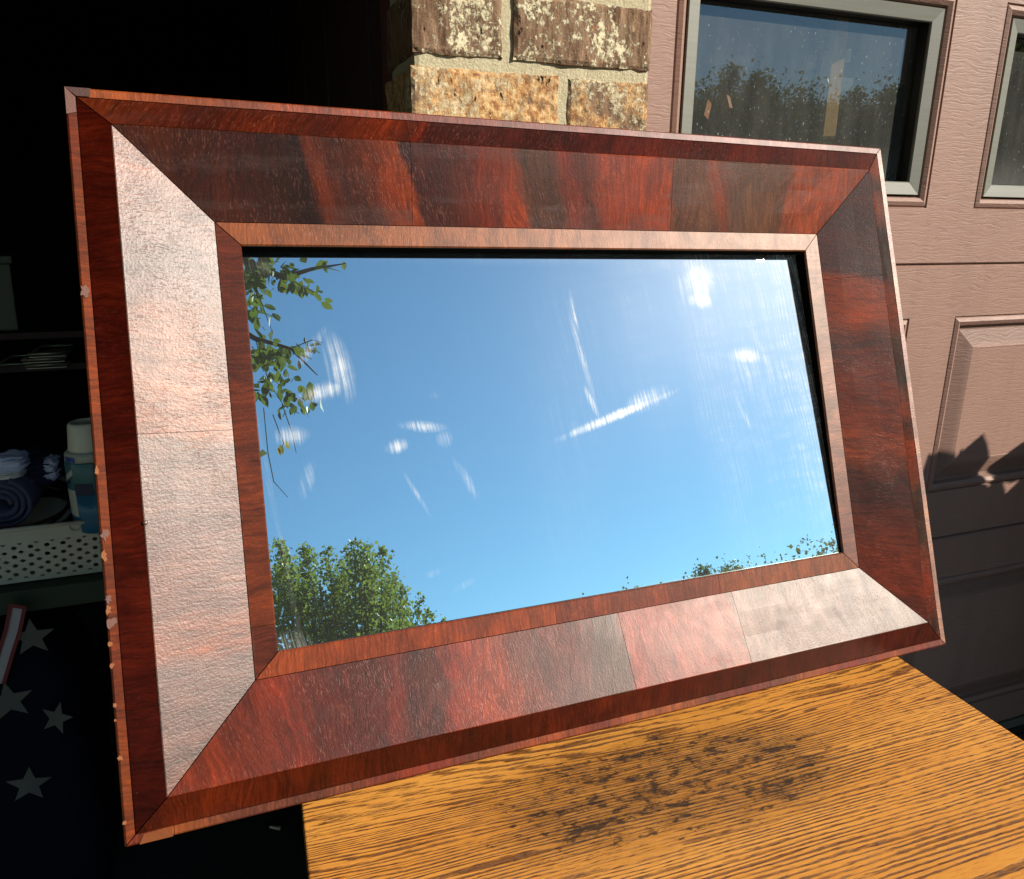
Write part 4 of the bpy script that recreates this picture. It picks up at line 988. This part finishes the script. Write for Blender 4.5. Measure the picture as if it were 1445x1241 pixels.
# ================================================================== PLANTS AND TREES
def m_leaf(name, c0, c1, trans=0.35):
    b = NB(name); r = b.n('ShaderNodeNewGeometry').outputs['Random Per Island']; r2 = b.rnd()
    rr = b.math('FRACT', b.math('ADD', r, r2)); c = b.mix(rr, c0, c1)
    d = b.n('ShaderNodeBsdfDiffuse', {'Color': c}); t = b.n('ShaderNodeBsdfTranslucent', {'Color': b.mix(0.35, c, (0.30, 0.36, 0.04, 1))}); gl = b.n('ShaderNodeBsdfGlossy', {'Color': (0.9, 0.9, 0.9, 1), 'Roughness': 0.35})
    s = b.n('ShaderNodeMixShader', {0: trans, 1: d.outputs[0], 2: t.outputs[0]}); s2 = b.n('ShaderNodeMixShader', {0: 0.025, 1: s.outputs[0], 2: gl.outputs[0]})
    b.t.links.new(s2.outputs[0], b.out.inputs[0]); return b.m
M_LEAF_A = m_leaf('leaf_yellow_green', (0.075, 0.13, 0.018, 1), (0.17, 0.21, 0.030, 1))
M_LEAF_B = m_leaf('leaf_mid_green', (0.06, 0.115, 0.022, 1), (0.19, 0.22, 0.05, 1))
M_LEAF_F = m_leaf('leaf_sunlit_feathery', (0.13, 0.19, 0.035, 1), (0.34, 0.35, 0.08, 1), 0.5)
M_LEAF_D = m_leaf('leaf_dark_green', (0.045, 0.070, 0.024, 1), (0.11, 0.14, 0.05, 1), 0.4)
M_LEAF_Y = m_leaf('leaf_yellow', (0.45, 0.30, 0.05, 1), (0.55, 0.38, 0.08, 1))
M_BARK = plain('grey_bark', (0.10, 0.085, 0.065), 0.9, var=0.4, bump=0.8, bs=40)
def trunk_obj(parent, pts, r0, r1, name='trunk', n=8):
    bm = bmesh.new(); tube(bm, pts, [r0 + (r1 - r0) * i / (len(pts) - 1) for i in range(len(pts))], n); return bm_obj(name, bm, M_BARK, parent, True)
def leaf_cloud(name, parent, pts, size, m, up=0.4, seed=1):
    """many small leaf faces, one mesh; pts = (n,3) leaf positions in the parent's frame"""
    rg = np.random.default_rng(seed); n = len(pts)
    d = rg.normal(size=(n, 3)); d[:, 2] += up; d /= np.linalg.norm(d, axis=1)[:, None]
    e = np.cross(d, rg.normal(size=(n, 3))); e /= np.linalg.norm(e, axis=1)[:, None] + 1e-9
    L_ = size * (0.6 + 0.8 * rg.random((n, 1))); Wd_ = L_ * 0.45
    fold = np.cross(d, e) * L_ * 0.12
    V_ = np.stack([pts, pts + d * L_ * 0.5 + e * Wd_ + fold, pts + d * L_, pts + d * L_ * 0.5 - e * Wd_ + fold], 1).reshape(-1, 3)
    me = bpy.data.meshes.new(name); me.vertices.add(4 * n); me.vertices.foreach_set('co', V_.ravel())
    me.loops.add(4 * n); me.loops.foreach_set('vertex_index', np.arange(4 * n)); me.polygons.add(n)
    me.polygons.foreach_set('loop_start', np.arange(n) * 4); me.update(calc_edges=True); me.validate()
    me.materials.append(m); o_ = bpy.data.objects.new(name, me); COL.objects.link(o_); o_.parent = parent; return o_
def crown_pts(c, rx, ry, rz, nclump, per, cr, seed, plume=0.0):
    rg = np.random.default_rng(seed); out = []
    for _ in range(nclump):
        while True:
            q = rg.uniform(-1, 1, 3)
            l_ = np.linalg.norm(q)
            if 0.35 < l_ < 1: break
        if q[2] < 0: q[2] *= 0.8
        cc = np.array(c) + q * np.array([rx, ry, rz]); s = cr * (0.5 + rg.random())
        pp = rg.normal(size=(per, 3)) * s * np.array([0.55, 0.55, 0.55 + plume])
        out.append(cc + pp)
    return np.concatenate(out)
def tree(name, x, y_, h, r, label, m=M_LEAF_B, seed=1, nclump=60, per=110, leaf=0.07, trunk_h=0.35, cr=0.3, plume=0.0, group=None, rz=None, lean=0.0):
    t = empty(name, (x, y_, -0.02)); tag(t, label, 'tree', group)
    rz = rz or (h * (1 - trunk_h) / 2); cz = h - rz
    trunk_obj(t, [(0, 0, 0), (0.03 * h, 0.02 * h, h * 0.25), (0.01 * h, 0, h * 0.5), (lean, 0, h * 0.85)], 0.022 * h, 0.005 * h)
    rg = random.Random(seed)
    bm = bmesh.new()
    for k in range(9):
        a = rg.random() * 6.28; z0 = h * (0.25 + 0.4 * rg.random()); q = 0.5 + 0.4 * rg.random()
        tube(bm, [(0.01 * h, 0, z0), (math.cos(a) * r * q * 0.5, math.sin(a) * r * q * 0.5, z0 + 0.12 * h), (math.cos(a) * r * q, math.sin(a) * r * q, min(z0 + 0.22 * h, h * 0.95))], [0.008 * h, 0.005 * h, 0.0015 * h], 5)
    bm_obj('limbs', bm, M_BARK, t, True)
    leaf_cloud('crown', t, crown_pts((lean, 0, cz), r, r, rz, nclump, per, cr, seed, plume), leaf, m, 0.5, seed)
    return t
# what the glass shows: points on mirrored sight lines
def mirrored(px, py, d):
    o_ = CAMP; r0 = ray(px, py)
    t = (GP - o_).dot(GN) / r0.dot(GN); hit = o_ + r0 * t
    q = (r0 - GN * 2 * r0.dot(GN)).normalized(); return hit + q * d
def ground_dir(az, d, o_=(0.15, 0.8)):
    return (o_[0] + math.sin(R(az)) * d, o_[1] - math.cos(R(az)) * d)

# overhanging branch near the house: leaves as single pieces
ot = empty('shade_tree', (*ground_dir(9, 3.6), -0.02)); tag(ot, 'leafy tree whose twigs hang into the upper left of the mirror glass', 'tree')
oi = ot.location
lt = [mirrored(300, 300, 2.75), mirrored(350, 372, 2.62), mirrored(400, 392, 2.58), mirrored(440, 380, 2.56), mirrored(488, 372, 2.55)]
lt2 = [mirrored(300, 440, 2.75), mirrored(360, 478, 2.6), mirrored(410, 492, 2.58), mirrored(448, 530, 2.56)]
top_ = Vector((oi.x + 0.1, oi.y + 0.2, 3.3))
trunk_obj(ot, [Vector((0, 0, 0)), Vector((0.03, 0.02, 1.0)), Vector((0.05, 0.08, 2.2)), top_ - oi, Vector((-0.1, 0, 4.6))], 0.11, 0.04)
trunk_obj(ot, [top_ - oi] + [p - oi for p in lt], 0.03, 0.0022, 'limb', 6)
trunk_obj(ot, [top_ - oi] + [p - oi for p in lt2], 0.022, 0.002, 'limb', 6)
bm = bmesh.new()
for pl in ([(352, 378), (370, 430), (385, 470)], [(400, 392), (425, 402), (452, 418)], [(360, 478), (380, 540), (402, 575)], [(372, 575), (378, 640), (386, 680), (406, 702)], [(398, 570), (412, 610), (418, 640)], [(385, 585), (400, 625), (398, 632)], [(410, 492), (440, 480), (455, 484)]):
    tube(bm, [mirrored(x, y_, 2.58) - oi for x, y_ in pl], [0.0022] * (len(pl) - 1) + [0.0012], 5)
bm_obj('twigs', bm, M_BARK, ot, True)
def leaf_shape(m, nm='leaf'):
    L_ = 0.072
    prof = [(0, 0), (0.10, 0.10), (0.28, 0.22), (0.5, 0.27), (0.72, 0.20), (0.88, 0.09), (1.0, 0.0)]
    vs_, fs = [], []
    for x, w_ in prof: vs_ += [(x * L_, w_ * L_, 0.16 * w_ * L_ - 0.10 * x * x * L_), (x * L_, 0, -0.10 * x * x * L_), (x * L_, -w_ * L_, 0.16 * w_ * L_ - 0.10 * x * x * L_)]
    for k in range(len(prof) - 1):
        q = 3 * k; fs += [(q, q + 3, q + 4, q + 1), (q + 1, q + 4, q + 5, q + 2)]
    me = bpy.data.meshes.new(nm); me.from_pydata(vs_, [], fs); me.materials.append(m); return me
LM = [leaf_shape(M_LEAF_A), leaf_shape(M_LEAF_B), leaf_shape(M_LEAF_Y)]
rg = random.Random(21)
CL = [(352, 385, 10, 26, 46), (376, 372, 14, 14, 34), (400, 388, 12, 14, 30), (424, 400, 14, 9, 18), (458, 371, 18, 5, 9), (452, 415, 5, 8, 6), (366, 430, 8, 22, 16), (385, 442, 4, 6, 4),
      (372, 495, 14, 18, 34), (400, 500, 18, 13, 34), (428, 488, 12, 8, 10), (398, 540, 20, 16, 26), (372, 545, 9, 18, 14), (406, 565, 14, 10, 12), (436, 545, 8, 12, 8), (430, 570, 14, 5, 7)]
for (x, y_, sx, sy, n) in CL:
    for k in range(n):
        p = mirrored(rg.gauss(x, sx * 0.8), rg.gauss(y_, sy * 0.8), 2.58 + rg.gauss(0, 0.10))
        o_ = bpy.data.objects.new('leaf', LM[0 if rg.random() < 0.55 else 1]); COL.objects.link(o_); o_.parent = ot
        o_.location = p - oi; s = 0.48 + 0.45 * rg.random(); o_.scale = (s, s, s)
        o_.rotation_euler = (rg.gauss(0, 0.8), R(55) + rg.gauss(0, 0.6), rg.random() * 6.28)
for q in ((395, 628), (402, 622), (390, 632)):
    o_ = bpy.data.objects.new('leaf', LM[2]); COL.objects.link(o_); o_.parent = ot; o_.location = mirrored(*q, 2.58) - oi; o_.scale = (0.6,) * 3; o_.rotation_euler = (0.5, 1.2, q[0]); o_['label'] = 'yellowed leaf'
leaf_cloud('crown', ot, crown_pts((-0.6, -0.9, 4.4), 1.5, 1.5, 1.1, 40, 90, 0.28, 31), 0.09, M_LEAF_A, 0.3, 31)

# tree mirrored at the lower left, feathery top
D1 = 13.0
c1 = mirrored(455, 850, D1)
def tree_main():
    t = empty('feathery_tree', (c1.x, c1.y, -0.02)); tag(t, 'feathery green tree mirrored in the lower left of the glass', 'tree')
    h = mirrored(500, 765, D1).z
    trunk_obj(t, [(0, 0, 0), (0.05, 0.02, 1.0), (-0.03, 0, 2.0), (0, 0, h * 0.9)], 0.11, 0.02)
    pts = []
    rgn = np.random.default_rng(5)
    spires = [(398, 765, 1.0), (420, 790, .9), (440, 772, 1.0), (468, 775, 1.0), (485, 785, .9), (500, 764, 1.0), (522, 768, 1.0), (515, 800, 1), (540, 800, .9), (555, 812, .8), (575, 830, .8), (590, 842, .7), (600, 862, .5), (612, 866, .5), (430, 830, 1), (470, 830, 1), (395, 800, 1), (545, 830, 1), (565, 850, .8), (360, 770, 1), (340, 800, 1)]
    bm = bmesh.new()
    for (x, y_, s) in spires:
        for rep in range(2):
            tp_ = mirrored(x + rgn.normal() * 7, y_ + (0 if rep == 0 else abs(rgn.normal()) * 22), D1 + rgn.normal() * 0.9)
            b0_ = c1 + Vector(((tp_.x - c1.x) * 0.55, (tp_.y - c1.y) * 0.55, 0)); b0_.z = max(0.9, tp_.z - 2.3)
            tube(bm, [b0_ - t.location, (b0_ * 0.4 + tp_ * 0.6) - t.location, tp_ - t.location], [0.022, 0.012, 0.004], 5)
            m = int(620 * s)
            f = rgn.random(m) ** 0.75; wd = (0.05 + 0.36 * (1 - f)) * (0.5 + 0.5 * s)
            cen = np.array(b0_)[None] * (1 - f[:, None]) + np.array(tp_)[None] * f[:, None]
            pts.append(cen + rgn.normal(size=(m, 3)) * wd[:, None] * np.array([1, 1, 0.7]) - np.array(t.location))
    bm_obj('limbs', bm, M_BARK, t, True)
    leaf_cloud('crown', t, np.concatenate(pts), 0.062, M_LEAF_F, 0.9, 9)
tree_main()
# little tree tops above the lower right edge of the glass
D2 = 16.0
p2 = mirrored(1030, 800, D2); h2 = mirrored(1032, 783, D2).z
tree('dark_tree', p2.x, p2.y, h2, 0.42, 'dark tree top mirrored just above the lower edge of the glass', M_LEAF_D, 61, 26, 70, 0.075, 0.3, 0.10)
p3 = mirrored(1150, 790, 9.0); h3 = mirrored(1150, 742, 9.0).z
tree('young_tree', p3.x, p3.y, h3, 0.34, 'thin leaved young tree mirrored in the lower right corner of the glass', M_LEAF_D, 62, 34, 16, 0.05, 0.45, 0.09, 0.4)
# dark trees mirrored in the door windows
gi = 0
for (az, d, h, r) in ((45, 30, 6.0, 2.6), (51, 30, 6.3, 2.4), (56, 30, 6.75, 2.3), (60.5, 31, 6.0, 2.2), (65.5, 30, 5.7, 2.3), (72, 30, 7.0, 2.4), (76, 29, 8.8, 2.8), (82, 28, 9.0, 2.8), (88, 28, 9.2, 2.8), (38, 32, 4.6, 2.6)):
    x, y_ = ground_dir(az, d)
    lab = ['leftmost low crown of the dark row beyond the lawn', 'second crown from the left in the dark row beyond the lawn', 'crown between the second and the dark notch of the far row', 'lowest crown in the middle of the dark far row', 'crown just right of the lowest one in the dark far row', 'taller crown mirrored at the right side of the left door window', 'tall crown mirrored in the right door window', 'second tall crown mirrored in the right door window', 'tallest crown at the right end of the dark far row', 'small far crown beside the feathery tree in the glass'][gi]
    tree('roadside_tree', x, y_, h, r, lab, M_LEAF_D, 80 + gi, 130, 190, 0.115, 0.10, 0.5, 0.1, 'dark trees beyond the lawn'); gi += 1
# tall shrubs along the side of the drive, mirrored in the door windows
SD = Vector((SUN.x, SUN.y, 0)).normalized(); SLFT = Vector((-SD.y, SD.x, 0))
for i, (s_, q, h, r) in enumerate(((5.8, 2.02, 2.80, 0.62), (6.6, 2.95, 3.05, 0.75), (7.6, 2.15, 3.35, 0.72), (7.2, 4.0, 3.4, 0.95))):
    p = SD * s_ + SLFT * q
    tree('tall_shrub', p.x, p.y, h, r, ['nearest dark shrub along the side of the drive', 'broad dark shrub behind the nearest one along the drive', 'farthest dark shrub along the side of the drive', 'tallest dark shrub along the side of the drive'][i], M_LEAF_D, 120 + i, 100, 230, 0.045, 0.08, 0.17, 0.1, 'dark shrubs along the drive')
# large trees added round the plot, out of view, to shut off much of the sky
for i, (az, d, h, r) in enumerate(((-78, 10, 11, 3.4), (-52, 9.5, 12, 3.6), (-27, 10, 12.5, 3.6), (-4, 9, 11.5, 3.4), (100, 12, 9.5, 3.4), (122, 10, 9.0, 3.0))):
    x, y_ = ground_dir(az, d)
    tree('sky_screen_tree', x, y_, h, r, ['unseen tree added left of the open garage bay to screen the sky', 'tall unseen tree added on the left of the plot to screen the sky', 'unseen tree added on the lawn behind the table to screen the sky', 'unseen tree added straight behind the table to screen the sky', 'unseen tree added right of the garage door to screen the sky', 'unseen tree added beside the right end of the garage to screen the sky'][i], M_LEAF_B, 200 + i, 150, 150, 0.22, 0.12, 0.75, 0.0, 'added trees screening the sky')
# ---- what shades the foot of the door: a lidded rubbish cart and a potted broad leaved plant, both right of the picture
def door_pt(px, py):
    r0 = ray(px, py); t = -(DP_DOOR) / r0.dot(ND); return CAMP + r0 * t
cart = empty('rubbish_cart'); tag(cart, 'dark green lidded rubbish cart standing beside the closed garage door', 'rubbish cart')
e0 = door_pt(1384, 729); w0 = 0.62
cu = e0.dot(WD) + SUN.dot(WD) / SUN.dot(ND) * w0; cz = e0.z + SUN.z / SUN.dot(ND) * w0
cart.matrix_world = frame_at(H(cu, 0, 0))
M_CART = plain('dark_green_plastic', (0.02, 0.035, 0.025), 0.45)
bm = bmesh.new(); bm_box(bm, (0.32, -0.42, cz * 0.5 + 0.02), (0.62, 0.60, cz - 0.10))
for v in bm.verts:
    k = 0.80 + 0.20 * v.co.z / cz; v.co.x = 0.32 + (v.co.x - 0.32) * k; v.co.y = -0.42 + (v.co.y + 0.42) * k
bm_obj('cart_body', bm, M_CART, cart)
box_obj('lid', (0.34, -0.42, cz - 0.018), (0.68, 0.66, 0.036), M_CART, cart, 0.01)
for x in (0.10, 0.54):
    bm = lathe([(0.03, -0.03), (0.10, -0.028), (0.11, 0.0), (0.10, 0.028), (0.03, 0.03)], 20)
    for v in bm.verts: v.co = Vector((v.co.z + x, v.co.y - 0.10, v.co.x + 0.115))
    bm_obj('wheel', bm, M_GASKET, cart, True)
box_obj('handle', (0.34, -0.07, cz - 0.08), (0.5, 0.03, 0.03), M_CART, cart, 0.008)

PT = 0.80
def pl_pt(px, py, t=PT): return door_pt(px, py) + SUN * t
pb = pl_pt(1345, 900); 
plant = empty('potted_plant', (pb.x, pb.y, 0.001)); tag(plant, 'broad leaved plant in a large clay pot right of the table', 'potted plant')
pot_h = 0.42
bm_obj('pot', lathe([(0.12, 0.0), (0.19, pot_h * 0.9), (0.205, pot_h * 0.9), (0.205, pot_h), (0.18, pot_h), (0.175, pot_h - 0.04)], 36), plain('clay_pot', (0.32, 0.13, 0.07), 0.8), plant, True)
def blade(p0, p1, w, m=M_LEAF_B):
    """one broad leaf from base to tip, facing the sun so that its shadow keeps its outline"""
    p0, p1 = Vector(p0) - plant.location, Vector(p1) - plant.location
    d = p1 - p0; s = d.normalized().cross(SUN).normalized(); nn = s.cross(d.normalized())
    vs_, fs = [], []
    prof = [(0, 0.06), (0.12, 0.45), (0.3, 0.85), (0.5, 1.0), (0.7, 0.82), (0.87, 0.42), (1.0, 0.0)]
    for t, w_ in prof:
        c = p0 + d * t + nn * (0.06 * d.length * math.sin(t * 3.1))
        vs_ += [c + s * w * w_ + nn * 0.15 * w * w_, c, c - s * w * w_ + nn * 0.15 * w * w_]
    for k in range(len(prof) - 1):
        q = 3 * k; fs += [(q, q + 3, q + 4, q + 1), (q + 1, q + 4, q + 5, q + 2)]
    return mesh_obj('leaf', vs_, fs, m, plant, smooth=True)
for a, b_, w_, t in (((1352, 745), (1358, 632), 0.020, PT), ((1410, 735), (1402, 668), 0.010, PT), ((1340, 745), (1310, 640), 0.022, PT - 0.06), ((1335, 712), (1389, 611), 0.034, PT), ((1316, 706), (1329, 628), 0.022, PT + 0.1), ((1330, 720), (1378, 640), 0.040, PT + 0.05), ((1372, 760), (1378, 676), 0.020, PT - 0.1), ((1376, 735), (1392, 692), 0.014, PT),
                     ((1500, 640), (1404, 656), 0.024, PT - 0.05), ((1350, 760), (1316, 655), 0.022, PT), ((1325, 800), (1322, 690), 0.035, PT), ((1350, 790), (1350, 705), 0.022, PT), ((1372, 800), (1383, 720), 0.03, PT)):
    blade(pl_pt(*a, t), pl_pt(*b_, t), w_ * 1.5)
rg = random.Random(4)
for k in range(80):
    x, y_ = rg.uniform(1270, 1420), rg.uniform(745, 985)
    a = rg.uniform(-0.9, 0.9); L_ = rg.uniform(50, 95)
    blade(pl_pt(x, y_ + 30, PT + rg.uniform(-.15, .15)), pl_pt(x + L_ * math.sin(a), max(y_ + 30 - L_ * math.cos(a), 728), PT + rg.uniform(-.15, .15)), rg.uniform(0.03, 0.055))
bm = bmesh.new()
for k in range(9):
    e_ = pl_pt(rg.uniform(1300, 1400), rg.uniform(740, 860)) - plant.location
    tube(bm, [(rg.uniform(-.05, .05), rg.uniform(-.05, .05), pot_h - 0.05), e_ * 0.5 + Vector((0, 0, 0.12)), e_], [0.008, 0.006, 0.003], 6)
bm_obj('stems', bm, M_LEAF_D, plant, True)
